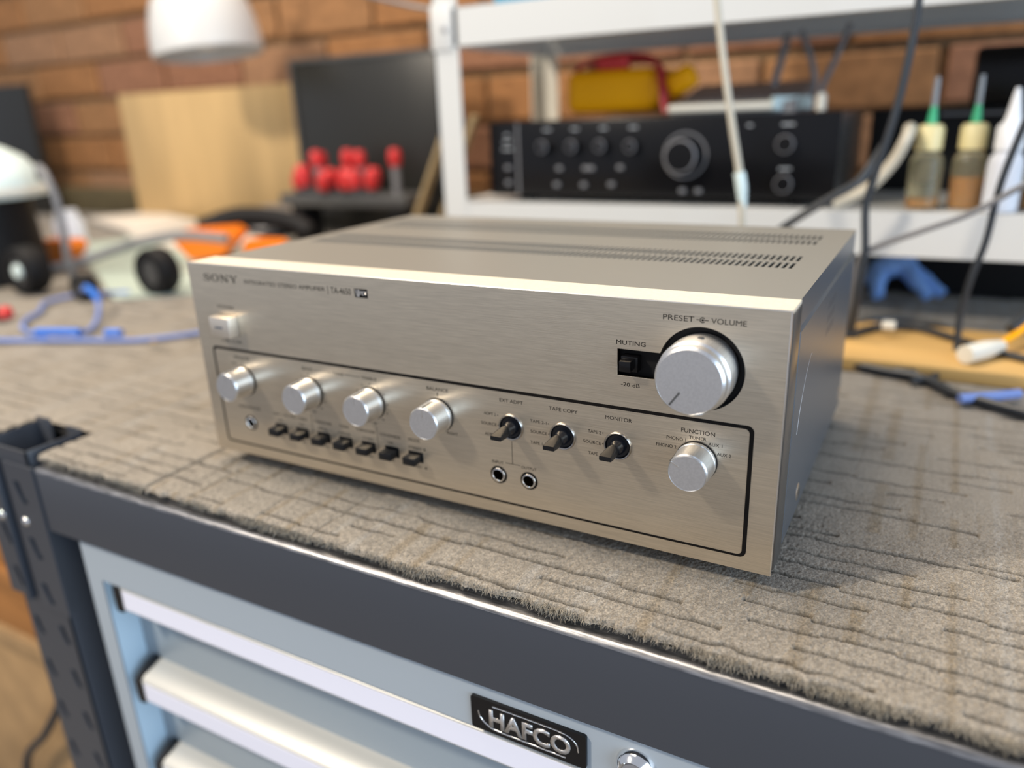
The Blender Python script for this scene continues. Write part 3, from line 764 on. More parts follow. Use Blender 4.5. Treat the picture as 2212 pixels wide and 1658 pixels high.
# printed words (x0, x1, baseline, cap height in mm)
INK = M['ink']
def T(s, x0, x1, z, h=2.1, off=0.0): return text(s, x0 / 1000, x1 / 1000, z / 1000, h / 1000, amp, INK, off=off)
def serif(s, x0, x1, z0, h):
    """slab-serif capitals drawn from strokes"""
    bm = bmesh.new(); n = len(s); gap = 0.16; wds = {'S': .78, 'O': 1.0, 'N': 1.02, 'Y': 1.0}
    tot = sum(wds[c] for c in s) + gap * (n - 1); sc = (x1 - x0) / tot; x = x0
    def poly(p): join(bm, prism([(x + a * sc, z0 + b * h) for a, b in p], 'y', -0.00008, 0.0001))
    def stroke(pts, ws):
        for i in range(len(pts) - 1):
            a, b = Vector(pts[i]), Vector(pts[i + 1]); d = (b - a).normalized(); nn = Vector((-d.y, d.x))
            e = d * 0.012
            poly([tuple(a - e + nn * ws[i] / 2), tuple(b + e + nn * ws[i + 1] / 2), tuple(b + e - nn * ws[i + 1] / 2), tuple(a - e - nn * ws[i] / 2)])
    for c in s:
        wd = wds[c]
        if c == 'O':
            for k in range(32):
                a0, a1 = 2 * PI * k / 32, 2 * PI * (k + 1) / 32
                f = lambda a, q: (wd / 2 + (wd / 2 - (0.17 if q else 0)) * math.cos(a), .5 + (.52 - (.09 if q else 0)) * math.sin(a))
                poly([f(a0, 0), f(a1, 0), f(a1, 1), f(a0, 1)])
        elif c == 'N':
            stroke([(.17, .02), (.17, .98)], [.07, .07]); stroke([(.86, .02), (.86, .98)], [.07, .07])
            stroke([(.15, .96), (.87, .03)], [.17, .17])
            for xx in ((0.02, .34, 0), (0.0, .28, 1), (.70, 1.02, 1)): poly([(xx[0], xx[2] * .93), (xx[1], xx[2] * .93), (xx[1], xx[2] * .93 + .07), (xx[0], xx[2] * .93 + .07)])
        elif c == 'Y':
            stroke([(.50, .02), (.50, .45)], [.17, .17]); stroke([(.50, .42), (.15, .97)], [.15, .15]); stroke([(.50, .42), (.85, .97)], [.07, .07])
            for xx in ((.32, .68, 0), (-.02, .34, 1), (.68, 1.02, 1)): poly([(xx[0], xx[2] * .93), (xx[1], xx[2] * .93), (xx[1], xx[2] * .93 + .07), (xx[0], xx[2] * .93 + .07)])
        else:
            P = [(.70, .72), (.66, .86), (.52, .95), (.36, .97), (.19, .92), (.10, .79), (.13, .65), (.27, .57), (.45, .51), (.62, .43), (.70, .30), (.66, .14), (.52, .05), (.36, .03), (.19, .07), (.08, .18), (.06, .30)]
            Wd = [.05, .06, .07, .08, .11, .14, .16, .17, .18, .17, .15, .13, .10, .08, .07, .06, .05]
            stroke(P, Wd)
            poly([(.66, .68), (.72, .68), (.72, 1.0), (.66, 1.0)]); poly([(.03, 0), (.09, 0), (.09, .34), (.03, .34)])
        x += (wd + gap) * sc
    return obj('lettering', bm, INK, amp, sm=False)
serif('SONY', 0.0152, 0.0484, 0.1420, 0.0050)
T('INTEGRATED STEREO AMPLIFIER', 54.6, 126.2, 142.3, 2.6)
line([(0.1286, 0.1406), (0.1286, 0.1461)], 0.0003, amp, INK)
T('TA-4650', 131.0, 147.3, 141.5, 4.0)
vf = obj('printed_emblem', plate([SC([(150.4, 140.4), (160.5, 140.4), (160.5, 145.9), (150.2, 145.9)])], -0.00010, 0.0001), INK, amp, sm=False)
obj('lettering', plate([SC([(150.9, 145.4), (151.7, 145.4), (152.5, 141.6), (152.7, 141.6), (152.8, 145.4), (154.2, 145.4), (154.0, 140.9), (152.0, 140.9)])], -0.00016, -0.00010), M['silver_ink'], vf, sm=False)
text('FET', 0.1545, 0.1601, 0.1422, 0.0023, vf, M['silver_ink'], y=-0.00016, off=0.00010)
T('POWER', 24.4, 40.4, 123.1, 2.1)
T('\u25cb ON  \u2294 OFF'.replace('\u25cb', 'o').replace('\u2294', 'U'), 22.8, 43.0, 98.4, 1.8, 0.00003)
T('SPEAKER', 32.4, 48.0, 86.7)
T('OFF', 29.6, 34.0, 82.2, 1.4); T('1', 40.0, 40.5, 83.6, 1.4); T('2', 49.2, 50.3, 82.2, 1.4)
T('BASS', 97.5, 106.7, 86.4); T('TONE', 124.1, 133.3, 86.2); T('TREBLE', 148.4, 160.8, 86.4)
line([(0.1078, 0.0875), (0.1232, 0.0875)], 0.00028, amp, INK); line([(0.1343, 0.0875), (0.1475, 0.0875)], 0.00028, amp, INK)
T('BALANCE', 199.6, 215.3, 86.4)
line([(0.20725, 0.0829), (0.20725, 0.0852)], 0.0006, amp, INK)
T('RIGHT', 212.6, 220.4, 58.8, 1.8); T('LEFT', 194.5, 200.5, 58.8, 1.8)
T('EXT ADPT', 251.2, 266.7, 86.1)
T('ADPT 2', 240.0, 248.2, 76.3, 1.8); T('SOURCE', 237.8, 248.4, 69.9, 1.8); T('ADPT 1', 240.0, 248.2, 63.1, 1.8)
T('TAPE COPY', 283.3, 301.0, 85.9)
T('TAPE 2-1', 271.0, 281.6, 76.3, 1.8); T('SOURCE', 271.1, 281.7, 69.8, 1.8); T('TAPE 1-2', 270.8, 281.4, 62.9, 1.8)
T('MONITOR', 317.6, 332.8, 85.8)
T('TAPE 2', 307.2, 315.0, 76.1, 1.8); T('SOURCE', 304.4, 315.0, 69.6, 1.8); T('TAPE 1', 307.4, 314.6, 62.9, 1.8)
bmd = bmesh.new()
for xx in (249.4, 282.8, 316.1):
    for zz in (77.1, 70.7, 64.0): join(bmd, prism(SC(circ(xx, zz, 0.32, 12)), 'y', -0.00008, 0.0001))
obj('printed_dots', bmd, INK, amp, sm=False)
T('INPUT', 244.2, 252.0, 45.6, 1.8); T('OUTPUT', 264.2, 274.3, 45.4, 1.8)
line([(0.2583, 0.0618), (0.2583, 0.0470)], 0.00028, amp, INK); line([(0.2533, 0.0470), (0.2634, 0.0470)], 0.00028, amp, INK)
T('MUTING', 323.6, 339.6, 129.0, 2.4)
T('-20 dB', 326.4, 336.8, 106.2, 2.1)
T('PRESET', 348.4, 364.2, 144.6, 2.7); T('VOLUME', 372.7, 389.7, 144.6, 2.7)
line([(0.3653, 0.1459), (0.3668, 0.1459)], 0.0004, amp, INK); line([(0.3686, 0.1459), (0.3713, 0.1459)], 0.0004, amp, INK)
bmc = bmesh.new()
cc = [(368.4 + 1.45 * math.cos(a), 145.9 + 1.45 * math.sin(a)) for a in np.linspace(0.65, 2 * PI - 0.65, 22)]
ci = [(368.4 + 1.05 * math.cos(a), 145.9 + 1.05 * math.sin(a)) for a in np.linspace(2 * PI - 0.65, 0.65, 22)]
join(bmc, plate([SC(cc + ci)], -0.00010, 0.0001)); join(bmc, prism(SC(circ(368.4, 145.9, 0.6, 16)), 'y', -0.0001, 0.0001))
obj('printed_symbol', bmc, INK, amp, sm=False)
T('FUNCTION', 359.9, 377.5, 85.4, 2.3); T('TUNER', 364.1, 373.2, 82.2, 1.8)
T('PHONO 1', 352.2, 362.5, 80.2, 1.8); T('PHONO 2', 346.7, 357.6, 75.3, 1.8)
T('AUX 1', 374.3, 381.5, 79.9, 1.8); T('AUX 2', 378.9, 386.2, 75.2, 1.8)
T('HEADPHONE', 29.8, 51.0, 49.2, 1.9)
T('LOW', 63.7, 69.6, 48.4, 1.9); T('FILTER', 74.5, 84.5, 48.4, 1.9); T('HIGH', 89, 95.4, 48.4, 1.9)
line([(0.0704, 0.0493), (0.0738, 0.0493)], 0.00025, amp, INK); line([(0.0850, 0.0493), (0.0884, 0.0493)], 0.00025, amp, INK)
T('OFF', 67.6, 72.2, 43.8, 1.6); T('OFF', 87.4, 92.0, 43.8, 1.6)
T('ON', 68.8, 71.6, 31.0, 1.6); T('ON', 88.6, 91.4, 31.0, 1.6)
T('TURNOVER', 102.0, 118.0, 48.6, 1.9); T('500 Hz', 105.2, 113.2, 44.0, 1.6); T('250 Hz', 106.0, 113.2, 31.1, 1.6)
T('TONE', 124.7, 132.8, 48.8, 1.9); T('CANCEL', 123.1, 133.9, 43.7, 1.9); T('ON', 127.0, 130.3, 31.2, 1.7)
T('TURNOVER', 138.9, 155.1, 48.8, 1.9); T('2.5 kHz', 144.1, 152.6, 43.8, 1.6); T('5 kHz', 145.2, 151.2, 30.9, 1.6)
T('LOUDNESS', 159.2, 175.7, 48.6, 2.0); T('OFF', 164.7, 169.5, 43.8, 1.7); T('ON', 165.8, 169.2, 31.2, 1.7)
T('MODE', 182.0, 190.8, 48.9, 2.1); T('STEREO', 181.7, 191.7, 43.6, 1.8); T('MONO', 182.6, 190.6, 30.9, 1.8)
for zz, st in ((43.9, 1), (30.9, 0)):
    bmt = bmesh.new(); join(bmt, prism(SC([(193.3, zz + (.5 if st else 0)), (195.1, zz + (.5 if st else 0)), (194.2, zz + 1.8)]), 'y', -0.00008, 0.0001))
    if st: join(bmt, prism(SC([(193.2, zz - .2), (195.2, zz - .2), (195.2, zz + .1), (193.2, zz + .1)]), 'y', -0.00008, 0.0001))
    obj('printed_symbol', bmt, INK, amp, sm=False)
line([(0.1000, 0.0545), (0.1000, 0.0382)], 0.00025, amp, INK)
line([(0.1568, 0.0542), (0.1568, 0.0380), (0.1540, 0.0380)], 0.00025, amp, INK)
for kx in (102.2, 154.6):
    for a, s in ((-55, '4'), (-28, '2'), (0, '0'), (28, '2'), (56, '4'), (85, '6'), (113, '8'), (140, '10')):
        rr = 13.3; xx = kx + rr * math.sin(math.radians(a)); zz = 70.5 + rr * math.cos(math.radians(a))
        wd = 1.0 if len(s) == 1 else 2.0
        T(s, xx - wd / 2, xx + wd / 2, zz - .8, 1.5)
    T('dB+', kx + 0.2, kx + 3.6, 56.0, 1.3)

# ------------------------------------------------------------------ white steel shelf unit behind the amplifier
sh = thing('shelf_unit', 'white painted steel shelf unit standing on the bench behind the amplifier', 'shelf', (0.3, 0.74, 0.0))
Y0, Y1 = 0.570, 0.900
XA, XB = -0.158, 0.74
lower = obj('lower_shelf', box(XA + 0.004, XB, Y0 + 0.001, Y1, 0.124, 0.128), M['white'], sh, sm=False)
obj('shelf_front_edge', prism([(Y0, 0.082), (Y0, 0.129), (Y0 + 0.002, 0.1295), (Y0 + 0.002, 0.084), (Y0 + 0.014, 0.084), (Y0 + 0.014, 0.082)], 'x', XA, XB), M['white'], lower, ang=0.3)
obj('shelf_rear_edge', box(XA, XB, Y1 - 0.002, Y1, 0.082, 0.128), M['white'], lower, sm=False)
obj('shelf_side_edge', box(XA, XA + 0.0015, Y0 + 0.002, Y1 - 0.002, 0.084, 0.128), M['white'], lower, sm=False)
upper = obj('upper_shelf', box(XA + 0.004, XB, Y0 + 0.001, Y1, 0.371, 0.374), M['white'], sh, sm=False)
obj('shelf_front_edge', prism([(Y0 - 0.001, 0.330), (Y0 - 0.001, 0.375), (Y0 + 0.001, 0.3755), (Y0 + 0.001, 0.332), (Y0 + 0.020, 0.332), (Y0 + 0.020, 0.330)], 'x', XA, XB), M['white'], upper, ang=0.3)
obj('shelf_rear_edge', prism([(Y1, 0.330), (Y1, 0.371), (Y1 - 0.002, 0.371), (Y1 - 0.002, 0.332), (Y1 - 0.020, 0.332), (Y1 - 0.020, 0.330)], 'x', XA, XB), M['white'], upper, ang=0.3)
obj('shelf_side_edge', box(XA, XA + 0.0015, Y0 + 0.002, Y1 - 0.002, 0.332, 0.3705), M['white'], upper, sm=False)
obj('corner_plate', box(XA - 0.0035, XA + 0.030, Y0 - 0.004, Y0 - 0.001, 0.326, 0.381, 0.0005), M['white'], upper)
obj('bolt', lathe([(0, 0.003), (0.003, 0.0026), (0.0042, 0.001), (0.0044, 0)], 20, (-0.140, Y0 - 0.004, 0.351), 'y'), M['greymetal'], upper)
def lpost(x, y, sx, sy, wx=0.030, wy=0.030):
    bm = box(min(x, x + sx * wx), max(x, x + sx * wx), min(y, y + sy * .002), max(y, y + sy * .002), 0.0008, 0.400)
    join(bm, box(min(x, x + sx * .002), max(x, x + sx * .002), min(y, y + sy * wy), max(y, y + sy * wy), 0.0008, 0.400))
    return bm
obj('shelf_post', lpost(XA - 0.002, Y0 - 0.001, 1, 1, 0.038), M['white'], sh, sm=False)
obj('shelf_post', lpost(-0.172, Y1 + 0.002, 1, -1, 0.036), M['offwhite'], sh, sm=False)
obj('shelf_post', lpost(XB + 0.002, Y0 - 0.001, -1, 1), M['white'], sh, sm=False)
obj('shelf_post', lpost(XB + 0.002, Y1 + 0.002, -1, -1), M['white'], sh, sm=False)

obj('end_light_blocker', box(XB - 0.004, XB - 0.002, Y0 + 0.03, Y1 - 0.004, 0.1285, 0.3325), M['white'], sh, sm=False)  # unseen panel, added to keep door light out of the shelf
# black receiver
rc = thing('black_amplifier', 'black hi-fi amplifier with large central dial on the lower white shelf', 'amplifier', (0.12, 0.75, 0.1280))
RF = 0.600
obj('case', box(-0.092, 0.350, RF + 0.006, 0.86, 0.139, 0.2320, 0.001), M['darkgrey'], rc)
obj('front_panel', box(-0.099, 0.352, RF, RF + 0.006, 0.137, 0.2335, 0.0012), M['black'], rc)
obj('panel_divider', box(-0.056, -0.0535, RF - 0.0005, RF, 0.139, 0.232), M['grey'], rc, sm=False)
for fx in (-0.06, 0.31):
    for fy in (0.64, 0.82): obj('foot', lathe([(0, 0.0115), (0.014, 0.0115), (0.013, 0), (0, 0)], 20, (fx, fy, 0.1278)), M['blackm'], rc)
for x, z, r in ((-0.013, 0.201, 0.0075), (0.029, 0.201, 0.0075), (0.069, 0.201, 0.0075), (0.110, 0.200, 0.0075), (0.296, 0.200, 0.010), (0.297, 0.156, 0.010)):
    k = obj('small_knob', lathe([(0, 0.013), (r - 0.001, 0.013), (r, 0.012), (r + 0.0005, 0.0)], 28, (x, RF, z), 'y'), M['black'], rc)
    obj('knob_rim', lathe([(r - 0.0009, 0.0134), (r - 0.0004, 0.0134), (r + 0.0002, 0.0122)], 28, (x, RF, z), 'y'), M['greymetal'], k)
dl = obj('volume_dial', lathe([(0, 0.022), (0.018, 0.022), (0.0195, 0.020), (0.021, 0.0)], 48, (0.177, RF, 0.188), 'y'), M['black'], rc)
obj('dial_rim', lathe([(0.0180, 0.0223), (0.0190, 0.0222), (0.0198, 0.0200)], 48, (0.177, RF, 0.188), 'y'), M['greymetal'], dl)
obj('dial_scale', lathe([(0.0255, 0.0004), (0.0275, 0.0004), (0.0276, 0)], 48, (0.177, RF, 0.188), 'y'), M['grey'], dl)
for x, z, ww in ((-0.010, 0.221, .011), (0.030, 0.221, .010), (0.070, 0.221, .010), (0.110, 0.221, .011), (0.253, 0.220, .006), (0.296, 0.220, .014), (0.296, 0.171, .014), (-0.071, 0.215, .008), (-0.071, 0.197, .016), (-0.071, 0.207, .012)):
    obj('printed_caption', box(x - ww / 2, x + ww / 2, RF - 0.0003, RF, z, z + 0.0024), M['dot'], rc, sm=False)
for x, z in ((-0.070, 0.174), (0.008, 0.173), (0.046, 0.173), (0.054, 0.173), (0.094, 0.174), (-0.070, 0.154), (0.004, 0.152), (0.043, 0.152), (0.082, 0.153), (0.176, 0.146), (0.196, 0.146), (0.240, 0.190)):
    obj('push_button', box(x - 0.0038, x + 0.0038, RF - 0.004, RF, z - 0.0026, z + 0.0026, 0.0006), M['grey'], rc)

# multimeter on the receiver
ym = thing('multimeter', 'yellow multimeter with red test leads lying on the black amplifier', 'multimeter', (0.055, 0.70, 0.2320))
obj('holster', box(-0.026, 0.108, 0.690, 0.83, 0.2400, 0.2960, 0.015, 4), M['yellow'], ym)
bm = box(0.118, 0.158, 0.69, 0.72, 0.262, 0.292, 0.010, 3, Matrix.Translation((0.138, 0.705, 0.277)) @ Matrix.Rotation(-0.5, 4, 'Y') @ Matrix.Translation((-0.138, -0.705, -0.277)))
obj('holster_tab', bm, M['yellow'], ym)
obj('test_plug', box(0.016, 0.062, 0.700, 0.722, 0.2955, 0.314, 0.005, 3), M['red'], ym)
obj('test_lead', tube([(-0.022, 0.72, 0.290), (-0.010, 0.715, 0.304), (0.03, 0.71, 0.312), (0.080, 0.71, 0.311), (0.107, 0.695, 0.298), (0.118, 0.68, 0.270), (0.124, 0.675, 0.246), (0.13, 0.672, 0.2370)], 0.0042, 10), M['darkred'], ym)
obj('test_lead', tube([(-0.01, 0.74, 0.296), (0.02, 0.735, 0.306), (0.07, 0.73, 0.306), (0.105, 0.71, 0.297), (0.117, 0.70, 0.270), (0.122, 0.69, 0.2380)], 0.0040, 10), M['darkred'], ym)

# low grey instrument with pale front
bi = thing('laptop_stand', 'low grey tray with a pale front band right of the yellow multimeter', 'tray', (0.21, 0.71, 0.2320))
obj('pale_front', box(0.136, 0.268, 0.650, 0.664, 0.2365, 0.2470, 0.004, 3), M['offwhite'], bi)
obj('tray_body', prism([(0.664, 0.2322), (0.80, 0.2322), (0.80, 0.272), (0.664, 0.246)], 'x', 0.138, 0.290), M['grey'], bi, ang=0.3)
obj('pale_corner', prism([(0.268, 0.650), (0.296, 0.700), (0.300, 0.74), (0.290, 0.74), (0.262, 0.665)], 'z', 0.2365, 0.252), M['mint'], bi)

def cable(name, label, pts, r, m, cat='cable', group=None, n=8):
    o = obj(name, tube(pts, r, 10, n), m, None, loc=pts[0]); return tag(o, label, cat, group)
cable('cable', 'grey cable hanging behind the upper shelf down to the grey tray', [(0.250, 0.735, 0.2640), (0.256, 0.735, 0.29), (0.264, 0.735, 0.326)], 0.0050, M['grey'])
cable('cable', 'thin arched grey cable rising from right side of the tray', [(0.300, 0.728, 0.250), (0.302, 0.722, 0.270), (0.294, 0.72, 0.300), (0.282, 0.718, 0.327)], 0.0038, M['grey'])
pr = cable('probe_lead', 'pale grey lead with a light plug standing on right end of black amplifier', [(0.318, 0.68, 0.2330), (0.317, 0.68, 0.258), (0.330, 0.68, 0.292), (0.343, 0.68, 0.328)], 0.0036, M['cableg'])
obj('plug', lathe([(0, 0), (0.006, 0), (0.006, 0.015), (0.0045, 0.020), (0, 0.020)], 16, (0.318, 0.68, 0.2340)), M['offwhite'], pr)
# blue box on the upper shelf
o = obj('storage_box', box(-0.085, 0.02, 0.60, 0.80, 0.3742, 0.44, 0.004), M['bluebox']); tag(o, 'teal blue plastic box on top of the upper white shelf', 'box')
o = obj('storage_box', box(0.04, 0.70, 0.62, 0.89, 0.3742, 0.72, 0.004), M['white']); tag(o, 'large white box on the upper shelf, made taller to block sky light', 'box')  # mostly out of view; enlarged so it shades the wall behind

# dark crates under the shelf and behind it
o = obj('storage_crate', box(0.30, 0.735, 0.770, 0.885, 0.0005, 0.080, 0.003), M['blackm']); tag(o, 'black crate in the shadow under the right half of the lower shelf', 'crate')
dk = thing('equipment_case', 'dark equipment case behind the squeeze bottles on the white shelf', 'case', (0.52, 0.83, 0.128))
obj('case_body', box(0.365, 0.70, 0.80, 0.885, 0.1285, 0.232, 0.004), M['blackm'], dk)
obj('raised_block', box(0.475, 0.60, 0.80, 0.88, 0.232, 0.300, 0.006), M['black'], dk)
obj('pale_edge', box(0.445, 0.56, 0.788, 0.790, 0.222, 0.2255), M['cableg'], dk, sm=False)

# squeeze bottles
def bottle(x, y, label, body, cap, hub, level=None, needle=True, s=1.0, tilt=0):
    t = thing('squeeze_bottle', label, 'bottle', (x, y, 0.1284), 'needle-tip squeeze bottles on the shelf')
    z0 = 0.1284
    r = 0.0165 * s
    b = obj('bottle_body', lathe([(0, 0.0003), (r - .002, 0.0003), (r, 0.003), (r, 0.048), (r * .92, 0.055), (r * .70, 0.060), (r * .70, 0.066), (0, 0.066)], 32, (x, y, z0)), body, t)
    obj('cap', lathe([(r * .72, 0.062), (r * .80, 0.0625), (r * .80, 0.084), (r * .66, 0.088), (r * .3, 0.089), (0, 0.089)], 32, (x, y, z0)), cap, t)
    if hub:
        obj('needle_hub', lathe([(0.0055, 0.088), (0.0048, 0.094), (0.0028, 0.108), (0, 0.108)], 20, (x, y, z0)), hub, t)
        if needle: obj('needle', lathe([(0.0030, 0.105), (0.0027, 0.126), (0.0022, 0.136), (0, 0.136)], 16, (x, y, z0)), M['needle'], t)
    if level:
        obj('liquid', lathe([(0, 0.002), (r - .0017, 0.002), (r - .0012, 0.004), (r - .0012, level), (0, level)], 28, (x, y, z0)), M['flux'], t)
    return t
bottle(0.441, 0.615, 'yellowed squeeze bottle with green needle tip, nearly empty, nearest the black amplifier', M['bottle'], M['bcap'], M['green'], 0.012)
bottle(0.482, 0.625, 'squeeze bottle with green needle tip and amber liquid to half height', M['bottle'], M['bcap'], M['green'], 0.034)
t = bottle(0.514, 0.600, 'white squeeze bottle with white cone nozzle in front of the amber one', M['bottlew'], M['whitecap'], None)
obj('cone_nozzle', lathe([(0.010, 0.087), (0.007, 0.095), (0.0035, 0.116), (0.002, 0.122), (0, 0.122)], 24, (0.514, 0.600, 0.1284)), M['whitecap'], t)
bottle(0.549, 0.622, 'squeeze bottle with green needle tip cut by the right edge of the frame', M['bottle'], M['bcap'], M['green'], 0.020)
for o_ in (t,): pass

# hanging lead with connector in front of the shelf
h = cable('hanging_lead', 'thin cream lead hanging in front of the black amplifier with a pale connector', [(0.240, 0.45, 0.40), (0.248, 0.45, 0.340), (0.257, 0.45, 0.286), (0.269, 0.45, 0.225), (0.280, 0.45, 0.172), (0.285, 0.45, 0.12), (0.284, 0.47, 0.05), (0.29, 0.52, 0.006)], 0.0036, M['cream'])
obj('connector', tube([(0.2785, 0.45, 0.180), (0.2815, 0.45, 0.166), (0.284, 0.45, 0.146)], lambda u: 0.0058 if u < .55 else 0.0058 - (u - .55) * .004, 12, 6), M['mint'], h)
# dark cables at right
cable('cable', 'thick black cable hanging from above down past the amplifier rear corner', [(0.424, 0.46, 0.42), (0.422, 0.46, 0.325), (0.420, 0.46, 0.284), (0.414, 0.46, 0.233), (0.401, 0.46, 0.168), (0.398, 0.46, 0.146), (0.402, 0.46, 0.102), (0.400, 0.462, 0.060), (0.397, 0.475, 0.020), (0.405, 0.47, 0.006), (0.425, 0.425, 0.0055), (0.447, 0.402, 0.0055), (0.470, 0.414, 0.0055), (0.484, 0.455, 0.0055), (0.480, 0.52, 0.005)], 0.0037, M['cable'])
cable('cable', 'grey cable sloping across the front of the lower shelf to the right', [(0.56, 0.462, 0.193), (0.523, 0.460, 0.169), (0.487, 0.460, 0.144), (0.448, 0.460, 0.126), (0.410, 0.466, 0.108), (0.396, 0.468, 0.092), (0.394, 0.470, 0.045), (0.388, 0.500, 0.006), (0.38, 0.55, 0.005)], 0.0028, M['cableg'])
cable('cable', 'black cable dropping in front of the squeeze bottles to the coil', [(0.53, 0.468, 0.28), (0.516, 0.470, 0.219), (0.506, 0.470, 0.168), (0.502, 0.470, 0.118), (0.495, 0.470, 0.083), (0.491, 0.472, 0.045), (0.492, 0.468, 0.015), (0.490, 0.455, 0.0055), (0.484, 0.430, 0.0050), (0.474, 0.392, 0.0050), (0.458, 0.376, 0.0050)], 0.0032, M['cable'])
cable('power_cable', 'black cable running along the carpet in front of the plywood offcut', [(0.36, 0.425, 0.0050), (0.401, 0.409, 0.0050), (0.431, 0.398, 0.0050), (0.466, 0.388, 0.0050), (0.492, 0.358, 0.0050), (0.512, 0.344, 0.0050), (0.541, 0.328, 0.0050), (0.60, 0.30, 0.0050)], 0.0044, M['cable'])
cable('cable', 'thin black cable arching on the carpet behind the plywood offcut', [(0.37, 0.50, 0.005), (0.395, 0.535, 0.010), (0.417, 0.563, 0.012), (0.454, 0.572, 0.012), (0.494, 0.546, 0.010), (0.527, 0.510, 0.006), (0.565, 0.48, 0.005)], 0.0036, M['cable'])
cable('cable', 'inner black cable loop lying across the plywood offcut', [(0.375, 0.455, 0.017), (0.398, 0.480, 0.017), (0.421, 0.514, 0.017), (0.456, 0.522, 0.017), (0.495, 0.488, 0.017), (0.53, 0.455, 0.017), (0.57, 0.430, 0.017)], 0.0034, M['cable'])
# plywood offcut
o = obj('plywood_offcut', box(0.375, 0.66, 0.402, 0.548, 0.0003, 0.0128, 0.0008), M['oak']); tag(o, 'honey coloured plywood offcut under the black cables on the carpet', 'board')
# white plug, blue sleeve
pl = thing('power_plug', 'white plug with green and yellow wire lying on the plywood offcut', 'plug', (0.525, 0.45, 0.0128))
obj('plug_body', tube([(0.498, 0.418, 0.0225), (0.512, 0.438, 0.0225), (0.528, 0.462, 0.0225)], lambda u: 0.0085 if u < .6 else 0.0085 - (u - .6) * .008, 12, 6), M['offwhite'], pl)
obj('earth_wire', tube([(0.528, 0.466, 0.024), (0.542, 0.488, 0.030), (0.556, 0.50, 0.040), (0.575, 0.50, 0.050)], 0.0030), M['yellow'], pl)
obj('black_grip', tube([(0.536, 0.492, 0.030), (0.549, 0.505, 0.042), (0.575, 0.51, 0.058)], 0.0062), M['cable'], pl)
o = obj('white_clip', box(0.423, 0.436, 0.486, 0.498, 0.0215, 0.0290, 0.002), M['offwhite']); tag(o, 'small white clip on top of the cable loop', 'clip'); 
o.location.z -= 0.0
sl = obj('blue_sleeve', tube([(0.496, 0.340, 0.0065), (0.520, 0.356, 0.0065), (0.540, 0.372, 0.0065)], 0.0042), M['bluepale']); tag(sl, 'short blue sleeve lying beside the black power cable', 'sleeve')
# blue glove lying beneath the shelf
def glove():
    t = thing('rubber_glove', 'crumpled blue rubber glove on the carpet below the lower shelf', 'glove', (0.43, 0.72, 0.0))
    for nm, pts, r in (('glove_palm', [(0.395, 0.715, 0.018), (0.405, 0.72, 0.040), (0.425, 0.725, 0.045), (0.440, 0.722, 0.034)], lambda u: 0.012 + 0.004 * math.sin(u * PI)),
                       ('glove_finger', [(0.432, 0.720, 0.042), (0.447, 0.708, 0.026), (0.462, 0.700, 0.012)], lambda u: 0.0105 - 0.003 * u),
                       ('glove_finger', [(0.428, 0.735, 0.040), (0.450, 0.728, 0.030), (0.476, 0.718, 0.012)], lambda u: 0.0100 - 0.003 * u),
                       ('glove_finger', [(0.402, 0.71, 0.036), (0.402, 0.698, 0.020), (0.406, 0.690, 0.010)], lambda u: 0.0100 - 0.003 * u)):
        bm = tube(pts, r, 14, 6)
        for v in bm.verts: v.co += Vector([random.uniform(-.0012, .0012) for _ in range(3)])
        obj(nm, bm, M['cloth'], t)
glove()
# curved cream strap on the lower shelf
cable('curved_strap', 'curved cream strap leaning between black amplifier and bottles', [(0.355, 0.585, 0.1345), (0.372, 0.585, 0.143), (0.392, 0.585, 0.157), (0.410, 0.585, 0.181), (0.420, 0.585, 0.205), (0.421, 0.60, 0.214), (0.424, 0.62, 0.208)], 0.0062, M['cream'], 'strap')
cable('cable', 'dark cable rising from behind the amplifier toward the cream strap', [(0.300, 0.50, 0.105), (0.320, 0.500, 0.122), (0.342, 0.500, 0.138), (0.363, 0.505, 0.152), (0.384, 0.515, 0.166), (0.395, 0.53, 0.185), (0.402, 0.545, 0.200)], 0.0042, M['cable'])
cable('cable', 'grey cable running in from the left onto the top shelf corner', [(-0.33, 0.62, 0.420), (-0.244, 0.60, 0.396), (-0.17, 0.60, 0.380), (-0.09, 0.60, 0.3765 + 0.0015)], 0.0030, M['cableg'])

# ------------------------------------------------------------------ things along the wall, left
o = obj('pine_board', box(-1.545, -0.905, 1.085, 1.105, 0.0005, 0.330, 0.001), M['pine']); tag(o, 'pale pine board standing upright against the brick wall', 'board')
